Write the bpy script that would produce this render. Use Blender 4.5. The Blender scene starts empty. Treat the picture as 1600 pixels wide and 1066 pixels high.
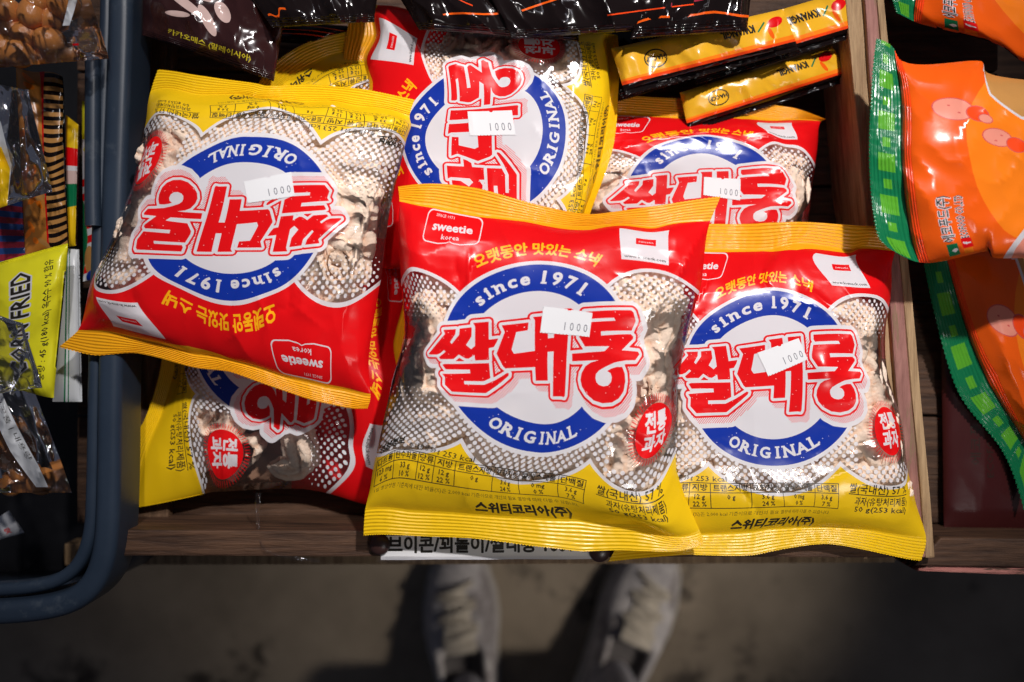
import bpy, math, random
import numpy as np
from mathutils import Vector, noise as mnoise
from mathutils.geometry import delaunay_2d_cdt
PI = math.pi
S = bpy.context.scene
COL = S.collection
rng = random.Random(7)

# ------------------------------------------------------------------ camera
CAM_H = 0.5                      # lens height above the crate's rim (metres)
FPX = 1600 * 31 / 36.0           # focal length in photo pixels
cam = bpy.data.cameras.new('camera'); cam.lens = 31; cam.sensor_width = 36
cam.clip_start = 0.01; cam.clip_end = 50
cam.dof.use_dof = True; cam.dof.focus_distance = 0.495; cam.dof.aperture_fstop = 3.6
co = bpy.data.objects.new('camera', cam); COL.objects.link(co)
co.location = (0, 0, CAM_H); S.camera = co
# ------------------------------------------------------------------ world and lamps
W = bpy.data.worlds.new('World'); S.world = W; W.use_nodes = True
bg = W.node_tree.nodes['Background']; bg.inputs[0].default_value = (0.62, 0.68, 0.95, 1); bg.inputs[1].default_value = 0.06

def lamp(name, kind, loc, target, power, color, **kw):
    l = bpy.data.lights.new(name, kind); l.energy = power; l.color = color
    for k, v in kw.items(): setattr(l, k, v)
    o = bpy.data.objects.new(name, l); COL.objects.link(o); o.location = loc
    o.rotation_euler = (Vector(target) - Vector(loc)).to_track_quat('-Z', 'Y').to_euler()
    return o
# the stall's bulb: above, a little behind and to the right of the crate
lamp('stall_bulb', 'SPOT', (0.31, 0.56, 0.91), (0.07, 0.045, 0.0), 52.5, (1.0, 0.955, 0.935),
     spot_size=math.radians(40), spot_blend=1.0, shadow_soft_size=0.022)
# added fill spot without a seen source, brightens the basket's far end
lamp('basket_fill', 'SPOT', (-0.02, 0.72, 0.95), (-0.235, 0.135, 0.0), 21.0, (1.0, 0.955, 0.935),
     spot_size=math.radians(31), spot_blend=0.9, shadow_soft_size=0.022)
# a tube light further back over the aisle
lamp('aisle_tube', 'AREA', (0.1, 1.25, 1.7), (0.0, 0.05, 0.0), 2.5, (0.86, 0.86, 1.0), shape='RECTANGLE', size=1.2, size_y=0.06)
# added fill spots from the near side, no seen source: bags' lower slopes, floor
lamp('front_fill', 'SPOT', (0.42, -0.52, 0.88), (0.10, -0.045, 0.0), 10.0, (1.0, 0.95, 0.92), spot_size=math.radians(28), spot_blend=1.0, shadow_soft_size=0.09)
lamp('floor_fill', 'SPOT', (1.05, -0.36, 0.35), (0.04, -0.27, -0.75), 40.0, (1.0, 0.90, 0.80), spot_size=math.radians(34), spot_blend=1.0, shadow_soft_size=0.06)  # added only to lighten the floor and shoes
S.view_settings.view_transform = 'Standard'; S.view_settings.look = 'None'
S.view_settings.exposure = 0.0; S.view_settings.gamma = 1
S.render.engine = 'CYCLES'
S.cycles.max_bounces = 14; S.cycles.transparent_max_bounces = 40; S.cycles.use_denoising = True
S.cycles.caustics_reflective = False; S.cycles.caustics_refractive = False

# ------------------------------------------------------------------ numeric helpers
def unproj(P, z):
    """photo pixel + height -> world point"""
    P = np.asarray(P, float); z = np.broadcast_to(np.asarray(z, float), P.shape[:-1])
    d = (CAM_H - z) / FPX
    return np.stack([(P[..., 0] - 800) * d, (533 - P[..., 1]) * d, z], -1)

def _hash(ix, iy, seed):
    h = (ix * 374761393 + iy * 668265263 + seed * 974711) & 0xffffffff
    h = ((h ^ (h >> 13)) * 1274126177) & 0xffffffff
    return ((h ^ (h >> 16)) & 0xffff) / 65535.0
def perlin(x, y, seed=0):
    x = np.asarray(x, float); y = np.asarray(y, float)
    ix = np.floor(x).astype(np.int64); iy = np.floor(y).astype(np.int64)
    fx = x - ix; fy = y - iy
    u = fx ** 3 * (fx * (fx * 6 - 15) + 10); v = fy ** 3 * (fy * (fy * 6 - 15) + 10)
    def g(dx, dy):
        a = _hash(ix + dx, iy + dy, seed) * 2 * PI
        return np.cos(a) * (fx - dx) + np.sin(a) * (fy - dy)
    return ((1 - u) * (1 - v) * g(0, 0) + u * (1 - v) * g(1, 0) + (1 - u) * v * g(0, 1) + u * v * g(1, 1)) * 1.4
def ridged(x, y, seed=0): return 1 - 2 * np.abs(perlin(x, y, seed))

class TPS:
    def __init__(s, src, dst, lam=0.0):
        src = np.array(src, float); dst = np.array(dst, float)
        s.c = src.mean(0); s.k = src.std() + 1e-9
        A = (src - s.c) / s.k; n = len(A)
        K = s.phi(A, A) + lam * np.eye(n)
        Pm = np.hstack([np.ones((n, 1)), A])
        M = np.zeros((n + 3, n + 3)); M[:n, :n] = K; M[:n, n:] = Pm; M[n:, :n] = Pm.T
        s.w = np.linalg.solve(M, np.vstack([dst, np.zeros((3, dst.shape[1]))])); s.A = A
    def phi(s, X, Y):
        r2 = ((X[:, None, :] - Y[None]) ** 2).sum(-1)
        return 0.5 * r2 * np.log(r2 + 1e-12)
    def __call__(s, X):
        X = (np.asarray(X, float).reshape(-1, 2) - s.c) / s.k
        out = np.empty((len(X), s.w.shape[1]))
        for i in range(0, len(X), 20000):
            x = X[i:i + 20000]
            out[i:i + 20000] = s.phi(x, s.A) @ s.w[:-3] + np.hstack([np.ones((len(x), 1)), x]) @ s.w[-3:]
        return out

# ------------------------------------------------------------------ materials
MATS = {}
def new_mat(name):
    m = bpy.data.materials.new(name); m.use_nodes = True; MATS[name] = m
    return m, m.node_tree.nodes, m.node_tree.links
def film_print(name, col, rough=0.24, spec=0.42, bump=0.05, scale=110, var=0.0, metallic=0.0, stretch=(1, 1, 1), thin=0.0):
    m, N, L = new_mat(name); p = N['Principled BSDF']
    p.inputs['Base Color'].default_value = (*col, 1); p.inputs['Roughness'].default_value = rough
    p.inputs['Specular IOR Level'].default_value = spec; p.inputs['Metallic'].default_value = metallic
    tc = N.new('ShaderNodeTexCoord'); mp = N.new('ShaderNodeMapping'); mp.inputs['Scale'].default_value = stretch
    n = N.new('ShaderNodeTexNoise'); n.inputs['Scale'].default_value = scale; n.inputs['Detail'].default_value = 3
    L.new(tc.outputs['Object'], mp.inputs[0]); L.new(mp.outputs[0], n.inputs['Vector'])
    b = N.new('ShaderNodeBump'); b.inputs['Strength'].default_value = bump; b.inputs['Distance'].default_value = 0.002
    L.new(n.outputs['Fac'], b.inputs['Height']); L.new(b.outputs[0], p.inputs['Normal'])
    if var:
        mx = N.new('ShaderNodeMix'); mx.data_type = 'RGBA'
        mx.inputs[6].default_value = (*[c * (1 - var) for c in col], 1); mx.inputs[7].default_value = (*col, 1)
        n2 = N.new('ShaderNodeTexNoise'); n2.inputs['Scale'].default_value = 35; n2.inputs['Detail'].default_value = 4
        L.new(tc.outputs['Object'], n2.inputs['Vector']); L.new(n2.outputs['Fac'], mx.inputs[0]); L.new(mx.outputs[2], p.inputs['Base Color'])
    if thin:      # printed plastic film is thin enough to pass part of the light
        tl = N.new('ShaderNodeBsdfTranslucent'); tl.inputs[0].default_value = (*[min(1, c * 1.15 + .06) for c in col], 1)
        ms = N.new('ShaderNodeMixShader'); ms.inputs[0].default_value = thin; L.new(p.outputs[0], ms.inputs[1]); L.new(tl.outputs[0], ms.inputs[2])
        L.new(ms.outputs[0], N['Material Output'].inputs['Surface'])
    return m
film_print('print_red', (0.86, 0.006, 0.009), 0.24, spec=0.34, thin=0.22)
film_print('print_yellow', (0.96, 0.61, 0.009), 0.24, thin=0.15)
film_print('print_amber', (0.93, 0.43, 0.010), 0.24, thin=0.15)
film_print('print_white', (0.86, 0.85, 0.88), 0.26, thin=0.28)
film_print('print_blue', (0.006, 0.035, 0.36), 0.24, thin=0.15)
film_print('print_orange', (0.95, 0.42, 0.006), 0.26)
film_print('print_black', (0.022, 0.018, 0.012), 0.3)
film_print('print_green', (0.005, 0.16, 0.06), 0.22)
film_print('print_lime', (0.09, 0.36, 0.025), 0.22)
film_print('pack_orange', (0.90, 0.115, 0.006), 0.22, var=0.12)
film_print('pack_orange_light', (0.92, 0.21, 0.010), 0.22)
film_print('pack_vermilion', (0.88, 0.065, 0.008), 0.22)
film_print('pack_pink', (0.80, 0.28, 0.20), 0.24)
film_print('pack_pink_dark', (0.60, 0.09, 0.08), 0.24)
film_print('pack_black', (0.008, 0.005, 0.005), 0.11, spec=0.3, bump=0.08, scale=60)
film_print('pack_choco', (0.030, 0.010, 0.010), 0.18, spec=0.5, bump=0.08, scale=50)
film_print('pack_cream', (0.62, 0.44, 0.40), 0.18)
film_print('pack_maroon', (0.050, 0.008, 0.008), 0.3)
film_print('pack_gold', (0.80, 0.42, 0.02), 0.24, var=0.12)
film_print('pack_lemon', (0.82, 0.76, 0.02), 0.24)
film_print('pack_tan', (0.52, 0.25, 0.07), 0.2)
film_print('pack_fries', (0.80, 0.30, 0.05), 0.25, var=0.6)
film_print('pack_navy', (0.02, 0.06, 0.22), 0.2)
film_print('pack_wine', (0.30, 0.02, 0.04), 0.2)
film_print('pack_white', (0.62, 0.64, 0.66), 0.28)
film_print('text_gold', (0.55, 0.45, 0.02), 0.3)
film_print('sticker_paper', (0.76, 0.76, 0.77), 0.6, spec=0.2, bump=0.02)
film_print('sticker_ink', (0.10, 0.10, 0.13), 0.6, spec=0.2, bump=0.0)

def clear_film(name, tint=(0.96, 0.95, 0.94), haze=0.045, rough=0.09, bump=0.25, scale=110, gloss=1.0, hcol=(.8, .78, .78)):
    m, N, L = new_mat(name); N.remove(N['Principled BSDF']); out = N['Material Output']
    tr = N.new('ShaderNodeBsdfTransparent'); tr.inputs[0].default_value = (*tint, 1)
    df = N.new('ShaderNodeBsdfDiffuse'); df.inputs[0].default_value = (*hcol, 1)
    gl = N.new('ShaderNodeBsdfGlossy'); gl.inputs['Roughness'].default_value = rough; gl.inputs[0].default_value = (1, 1, 1, 1)
    tc = N.new('ShaderNodeTexCoord'); n = N.new('ShaderNodeTexNoise'); n.inputs['Scale'].default_value = scale; n.inputs['Detail'].default_value = 3
    b = N.new('ShaderNodeBump'); b.inputs['Strength'].default_value = bump; b.inputs['Distance'].default_value = 0.002
    L.new(tc.outputs['Object'], n.inputs['Vector']); L.new(n.outputs['Fac'], b.inputs['Height']); L.new(b.outputs[0], gl.inputs['Normal'])
    m1 = N.new('ShaderNodeMixShader'); m1.inputs[0].default_value = haze
    L.new(tr.outputs[0], m1.inputs[1]); L.new(df.outputs[0], m1.inputs[2])
    fr = N.new('ShaderNodeFresnel'); fr.inputs['IOR'].default_value = 1.5; L.new(b.outputs[0], fr.inputs['Normal'])
    mu = N.new('ShaderNodeMath'); mu.operation = 'MULTIPLY'; mu.inputs[1].default_value = gloss; mu.use_clamp = True
    L.new(fr.outputs[0], mu.inputs[0])
    m2 = N.new('ShaderNodeMixShader'); L.new(mu.outputs[0], m2.inputs[0]); L.new(m1.outputs[0], m2.inputs[1]); L.new(gl.outputs[0], m2.inputs[2])
    L.new(m2.outputs[0], out.inputs['Surface'])
    return m
clear_film('clear_film', gloss=1.1, haze=.01, bump=.12)
clear_film('clear_back', tint=(0.80, 0.70, 0.64), haze=0.55, gloss=1.0, hcol=(.62, .36, .24))
clear_film('clear_bag', tint=(0.975, 0.97, 0.98), haze=0.004, rough=0.07, bump=0.12, scale=45, gloss=1.1)

# ------------------------------------------------------------------ vector artwork
CURVE_CACHE = {}
def glyphs(body, offset=0.0, res=2):
    key = (body, offset, res)
    if key in CURVE_CACHE: return CURVE_CACHE[key]
    if offset:
        V, Ed = glyphs(body, 0.0, res); st = 0.022 if len(body) < 30 else .03; out = []
        # letter by letter (outlines grouped by gaps would merge; a whole line in one field is simple and safe)
        xs = np.arange(V[:, 0].min() - .12, V[:, 0].max() + .12, st); ys = np.arange(V[:, 1].min() - .12, V[:, 1].max() + .12, st)
        X, Y = np.meshgrid(xs, ys); D = np.full(X.shape, 1e9); ins = np.zeros(X.shape, bool)
        for a, b in zip(V[Ed[:, 0]], V[Ed[:, 1]]):
            i0 = np.searchsorted(xs, min(a[0], b[0]) - .13); i1 = np.searchsorted(xs, max(a[0], b[0]) + .13)
            ab = b - a; x = X[:, i0:i1]; y = Y[:, i0:i1]; t = np.clip(((x - a[0]) * ab[0] + (y - a[1]) * ab[1]) / ((ab ** 2).sum() + 1e-14), 0, 1)
            D[:, i0:i1] = np.minimum(D[:, i0:i1], (x - a[0] - t * ab[0]) ** 2 + (y - a[1] - t * ab[1]) ** 2)
            if abs(ab[1]) > 1e-12:
                jj = np.nonzero((a[1] > ys) != (b[1] > ys))[0]; xi = a[0] + (ys[jj] - a[1]) * ab[0] / ab[1]
                ins[jj] ^= xs[None, :] < xi[:, None]
        D = np.sqrt(D); D = np.where(ins, -D, D)
        r = contour(D, xs, ys, offset); CURVE_CACHE[key] = r
        return r
    c = bpy.data.curves.new('lettering', 'FONT'); c.body = body; c.resolution_u = res; c.offset = offset
    o = bpy.data.objects.new('lettering', c); COL.objects.link(o)
    dg = bpy.context.evaluated_depsgraph_get(); dg.update()
    me = bpy.data.meshes.new_from_object(o.evaluated_get(dg))
    V = np.array([v.co[:2] for v in me.vertices], float).reshape(-1, 2)
    cnt = {}
    for p in me.polygons:
        vs = list(p.vertices)
        for a, b in zip(vs, vs[1:] + vs[:1]):
            k = (min(a, b), max(a, b)); cnt[k] = cnt.get(k, 0) + 1
    Ed = np.array([k for k, n in cnt.items() if n == 1], int).reshape(-1, 2)
    used = np.unique(Ed); mp = -np.ones(len(V), int); mp[used] = np.arange(len(used))
    V = V[used]; Ed = mp[Ed]
    bpy.data.objects.remove(o); bpy.data.curves.remove(c); bpy.data.meshes.remove(me)
    CURVE_CACHE[key] = (V, Ed)
    return V, Ed

class Art:
    """flat artwork, painted back to front, triangulated once with every colour edge cut into the mesh"""
    def __init__(s): s.sh = []
    def seg(s, V, Ed, mat): s.sh.append((np.asarray(V, float), np.asarray(Ed, int), mat)); return s
    def poly(s, pts, mat):
        n = len(pts); return s.seg(pts, [(i, (i + 1) % n) for i in range(n)], mat)
    def loops(s, ls, mat):
        V = []; Ed = []
        for l in ls:
            k = len(V); n = len(l); V += [tuple(p) for p in l]; Ed += [(k + i, k + (i + 1) % n) for i in range(n)]
        return s.seg(V, Ed, mat)
    def rect(s, x0, y0, x1, y1, mat): return s.poly([(x0, y0), (x1, y0), (x1, y1), (x0, y1)], mat)
    def disc(s, cx, cy, rx, mat, ry=None, n=40, rot=0.0):
        ry = rx if ry is None else ry
        P = []
        for i in range(n):
            a = 2 * PI * i / n; x = rx * math.cos(a); y = ry * math.sin(a)
            P.append((cx + x * math.cos(rot) - y * math.sin(rot), cy + x * math.sin(rot) + y * math.cos(rot)))
        return s.poly(P, mat)
    def line(s, pts, w, mat):
        for (x0, y0), (x1, y1) in zip(pts, pts[1:]):
            d = math.hypot(x1 - x0, y1 - y0) or 1; nx = -(y1 - y0) / d * w / 2; ny = (x1 - x0) / d * w / 2
            ex = (x1 - x0) / d * w * 0.3; ey = (y1 - y0) / d * w * 0.3
            s.poly([(x0 + nx - ex, y0 + ny - ey), (x1 + nx + ex, y1 + ny + ey), (x1 - nx + ex, y1 - ny + ey), (x0 - nx - ex, y0 - ny - ey)], mat)
        return s
    def text(s, body, x, y, h, mat, bold=0.0, align='c', width=None, rot=0.0, arc=None, sx=1.0, shear=0.0, res=1):
        """h = height of a capital; (x, y) = middle of the line"""
        V, Ed = glyphs(body, bold, res)
        if not len(V): return s
        V = V * (h / 0.73); lo = V[:, 0].min(); hi = V[:, 0].max()
        V = V.copy(); V[:, 1] -= h * 0.5
        if width: sx = width / (hi - lo)
        V[:, 0] = (V[:, 0] - {'c': (lo + hi) / 2, 'l': lo, 'r': hi}[align]) * sx
        V[:, 0] += shear * V[:, 1]
        if arc:
            R, a0 = arc           # radius (negative = bottom of ring), angle of the middle
            th = a0 + V[:, 0] / R if R > 0 else a0 - V[:, 0] / R
            if R > 0: V = np.stack([x + (R + V[:, 1]) * np.sin(th), y + (R + V[:, 1]) * np.cos(th)], -1)
            else:
                r = -R - V[:, 1]; V = np.stack([x + r * np.sin(th), y - r * np.cos(th)], -1)
        else:
            c, q = math.cos(rot), math.sin(rot)
            V = np.stack([x + V[:, 0] * c - V[:, 1] * q, y + V[:, 0] * q + V[:, 1] * c], -1)
        return s.seg(V, Ed, mat)
    def build(s, x0, y0, x1, y1, step, base):
        nx = max(2, int((x1 - x0) / step)); ny = max(2, int((y1 - y0) / step))
        gx, gy = np.meshgrid(np.linspace(x0, x1, nx + 1), np.linspace(y0, y1, ny + 1)); G = np.stack([gx.ravel(), gy.ravel()], -1)
        V = [G]; Es = []; k = len(G)
        ring = [(i, i + 1) for i in range(nx)] + [(ny * (nx + 1) + i, ny * (nx + 1) + i + 1) for i in range(nx)] + \
               [(j * (nx + 1), (j + 1) * (nx + 1)) for j in range(ny)] + [(j * (nx + 1) + nx, (j + 1) * (nx + 1) + nx) for j in range(ny)]
        Es.append(np.array(ring))
        for v, e, m in s.sh:
            # long edges are cut up so that the artwork follows the curved film
            ln = np.hypot(*(v[e[:, 0]] - v[e[:, 1]]).T); lg = ln > step * 1.3
            if lg.any():
                nv = [v]; ne = [e[~lg]]; q = len(v)
                for a_, b_ in e[lg]:
                    n_ = int(np.ceil(np.hypot(*(v[a_] - v[b_])) / step)); t = (np.arange(1, n_) / n_)[:, None]
                    nv.append(v[a_] * (1 - t) + v[b_] * t); ch = [a_] + list(range(q, q + n_ - 1)) + [b_]; q += n_ - 1
                    ne.append(np.stack([ch[:-1], ch[1:]], -1))
                v2 = np.vstack(nv); e2 = np.vstack(ne)
            else: v2, e2 = v, e
            V.append(v2); Es.append(e2 + k); k += len(v2)
        V = np.vstack(V); Es = np.vstack(Es)
        vs, es, fs, *_ = delaunay_2d_cdt([Vector(p) for p in V.tolist()], Es.tolist(), [], 0, 1e-4)
        P = np.array([v[:] for v in vs]); F = np.array([f for f in fs if len(f) == 3])
        C = P[F].mean(1)
        ok = (C[:, 0] > x0) & (C[:, 0] < x1) & (C[:, 1] > y0) & (C[:, 1] < y1); F = F[ok]; C = C[ok]
        names = [base]; idx = np.zeros(len(F), int)
        order = np.argsort(C[:, 1]); Cs = C[order]
        for v, e, m in s.sh:
            if m not in names: names.append(m)
            mi = names.index(m)
            lo = v.min(0); hi = v.max(0)
            a = np.searchsorted(Cs[:, 1], lo[1]); b = np.searchsorted(Cs[:, 1], hi[1])
            cand = order[a:b]; cand = cand[(C[cand, 0] > lo[0]) & (C[cand, 0] < hi[0])]
            if not len(cand): continue
            A = v[e[:, 0]]; B = v[e[:, 1]]
            for i in range(0, len(cand), 4000):
                cc = cand[i:i + 4000]; px = C[cc, 0][:, None]; py = C[cc, 1][:, None]
                cross = (A[:, 1] > py) != (B[:, 1] > py)
                with np.errstate(divide='ignore', invalid='ignore'):
                    xi = A[:, 0] + (py - A[:, 1]) * (B[:, 0] - A[:, 0]) / (B[:, 1] - A[:, 1])
                idx[cc[(np.sum(cross & (xi > px), 1) % 2) == 1]] = mi
        return P, F, idx, names

def contour(field, xs, ys, lev):
    """marching squares as loose segments"""
    f = field - lev; out = []
    V = []; Ed = []
    ny, nx = f.shape; cache = {}
    def vid(i0, j0, i1, j1):
        k = (i0, j0, i1, j1)
        if k not in cache:
            a = f[j0, i0]; b = f[j1, i1]; t = a / (a - b)
            cache[k] = len(V); V.append((xs[i0] + (xs[i1] - xs[i0]) * t, ys[j0] + (ys[j1] - ys[j0]) * t))
        return cache[k]
    sgn = f < 0
    c = sgn[:-1, :-1].astype(int) + 2 * sgn[:-1, 1:] + 4 * sgn[1:, 1:] + 8 * sgn[1:, :-1]
    for j, i in zip(*np.nonzero((c > 0) & (c < 15))):
        k = c[j, i]
        b = lambda: vid(i, j, i + 1, j); r = lambda: vid(i + 1, j, i + 1, j + 1); t = lambda: vid(i, j + 1, i + 1, j + 1); l = lambda: vid(i, j, i, j + 1)
        S_ = {1: [(l, b)], 2: [(b, r)], 3: [(l, r)], 4: [(r, t)], 5: [(l, b), (r, t)], 6: [(b, t)], 7: [(l, t)], 8: [(t, l)], 9: [(b, t)],
              10: [(b, r), (t, l)], 11: [(r, t)], 12: [(l, r)], 13: [(b, r)], 14: [(l, b)]}[k]
        for p, q in S_: Ed.append((p(), q()))
    return np.array(V), np.array(Ed)
def sdf(polys, X, Y):
    D = np.full(X.shape, 1e9); ins = np.zeros(X.shape, bool)
    for P in polys:
        P = np.array(P, float); inn = np.zeros(X.shape, bool)
        for a, b in zip(P, np.roll(P, -1, 0)):
            ab = b - a; L2 = (ab ** 2).sum() + 1e-12
            t = np.clip(((X - a[0]) * ab[0] + (Y - a[1]) * ab[1]) / L2, 0, 1)
            D = np.minimum(D, (X - a[0] - t * ab[0]) ** 2 + (Y - a[1] - t * ab[1]) ** 2)
            if abs(b[1] - a[1]) > 1e-12:
                cr = ((a[1] > Y) != (b[1] > Y)); xi = a[0] + (Y - a[1]) * (b[0] - a[0]) / (b[1] - a[1]); inn ^= cr & (xi > X)
        ins |= inn
    D = np.sqrt(D); return np.where(ins, -D, D)

# ---- the rice snack bag's artwork: ring centre = (0, 0), outer radius of the blue ring = 100
def crop_pts(pts, ox, oy):
    return [((ox + x / 6.6625 - 834) / 1.465, (560 - (oy + y / 6.6625)) / 1.465) for x, y in pts]
SSAL_TOP = crop_pts([(325,210),(482,204),(472,260),(410,345),(430,366),(515,268),(525,200),(657,190),(650,290),(588,380),(640,427),(682,392),(692,185),(672,145),(832,140),(826,330),(920,320),(900,365),(870,410),(820,420),(812,545),(672,552),(670,490),(605,532),(572,528),(505,485),(445,538),(290,543),(270,520),(355,455),(335,435),(285,475),(240,492),(120,498),(114,485),(345,255)], 645, 480)
SSAL_R = crop_pts([(310,608),(340,598),(600,588),(808,580),(803,745),(735,782),(535,790),(535,828),(735,822),(850,765),(975,685),(992,690),(985,715),(900,790),(740,915),(395,928),(322,850),(330,760),(300,720),(608,697),(608,655),(345,662)], 645, 480)
DAE = crop_pts([(160,220),(420,207),(413,285),(300,297),(245,475),(265,517),(475,492),(482,190),(462,155),(610,148),(607,375),(665,372),(668,145),(815,140),(806,330),(765,925),(755,945),(720,940),(625,947),(660,505),(600,507),(582,790),(455,795),(465,655),(165,670),(145,650),(92,515),(188,290)], 765, 475)
RONG = crop_pts([(262,130),(740,105),(765,125),(800,212),(762,310),(435,325),(438,365),(755,345),(785,365),(785,388),(665,500),(855,500),(872,522),(828,575),(720,585),(600,605),(500,645),(430,680),(402,710),(398,745),(410,780),(440,802),(490,811),(540,800),(570,768),(575,730),(560,698),(520,680),(560,660),(620,643),(682,640),(715,690),(728,750),(715,830),(670,890),(600,932),(500,953),(400,941),(310,893),(255,833),(235,770),(245,710),(285,645),(340,612),(425,590),(145,602),(145,530),(480,510),(530,465),(275,465),(215,375),(215,340),(245,238),(582,220),(565,190),(272,205),(256,180)], 870, 475)

SERIF = {'i': [(.5, 0, 1.5), (.3, .68, .8)], 'n': [(.12, 0, 1), (.88, 0, 1), (.0, .70, .8)], '1': [(.62, 0, 1.3)], 'R': [(.1, 0, 1.1), (.1, 1, .9), (.95, 0, .9)],
         'I': [(.5, 0, 1.3), (.5, 1, 1.3)], 'N': [(.08, 0, 1.1), (.02, 1, 1.0), (.92, 1, 1.2)], 'A': [(.03, 0, 1.1), (.97, 0, 1.1)],
         'L': [(.1, 0, 1.2), (.12, 1, 1.3), (1.0, .15, .5)], 'G': [(.92, .42, .9)]}
def slab(art, ch, ang, R, h, mat, wid, bottom=False):
    """one heavy slab-serif letter on the ring; ang in degrees from the top (or the bottom)"""
    V, Ed = glyphs(ch, 0.038, 3)
    V = V / 0.73; low = ch in 'sce'; x0 = V[:, 0].min(); x1 = V[:, 0].max(); w = (x1 - x0)
    k = min(wid / (w * h), 1.12) if ch not in 'iI1' else 1.0
    def put(P):
        P = np.array(P, float); x = (P[:, 0] - (x0 + x1) / 2) * h * k; y = (P[:, 1] - 0.5) * h
        if bottom:
            r = R - y; t = np.radians(ang) + x / R; return np.stack([r * np.sin(t), -r * np.cos(t)], -1)
        r = R + y; t = np.radians(ang) + x / R; return np.stack([r * np.sin(t), r * np.cos(t)], -1)
    art.seg(put(V), Ed, mat)
    for fx, fy, sw in SERIF.get(ch, []):
        cx = x0 + w * fx; yy = fy if fy in (0, 1) else fy
        y_ = {0: (-0.05, 0.10), 1: (0.90, 1.05)}.get(fy, (fy - .06, fy + .09)); hw = 0.17 * sw / max(k, .6)
        art.poly(put([(cx - hw, y_[0]), (cx, y_[0]), (cx + hw, y_[0]), (cx + hw, y_[1]), (cx, y_[1]), (cx - hw, y_[1])]), mat)

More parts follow.
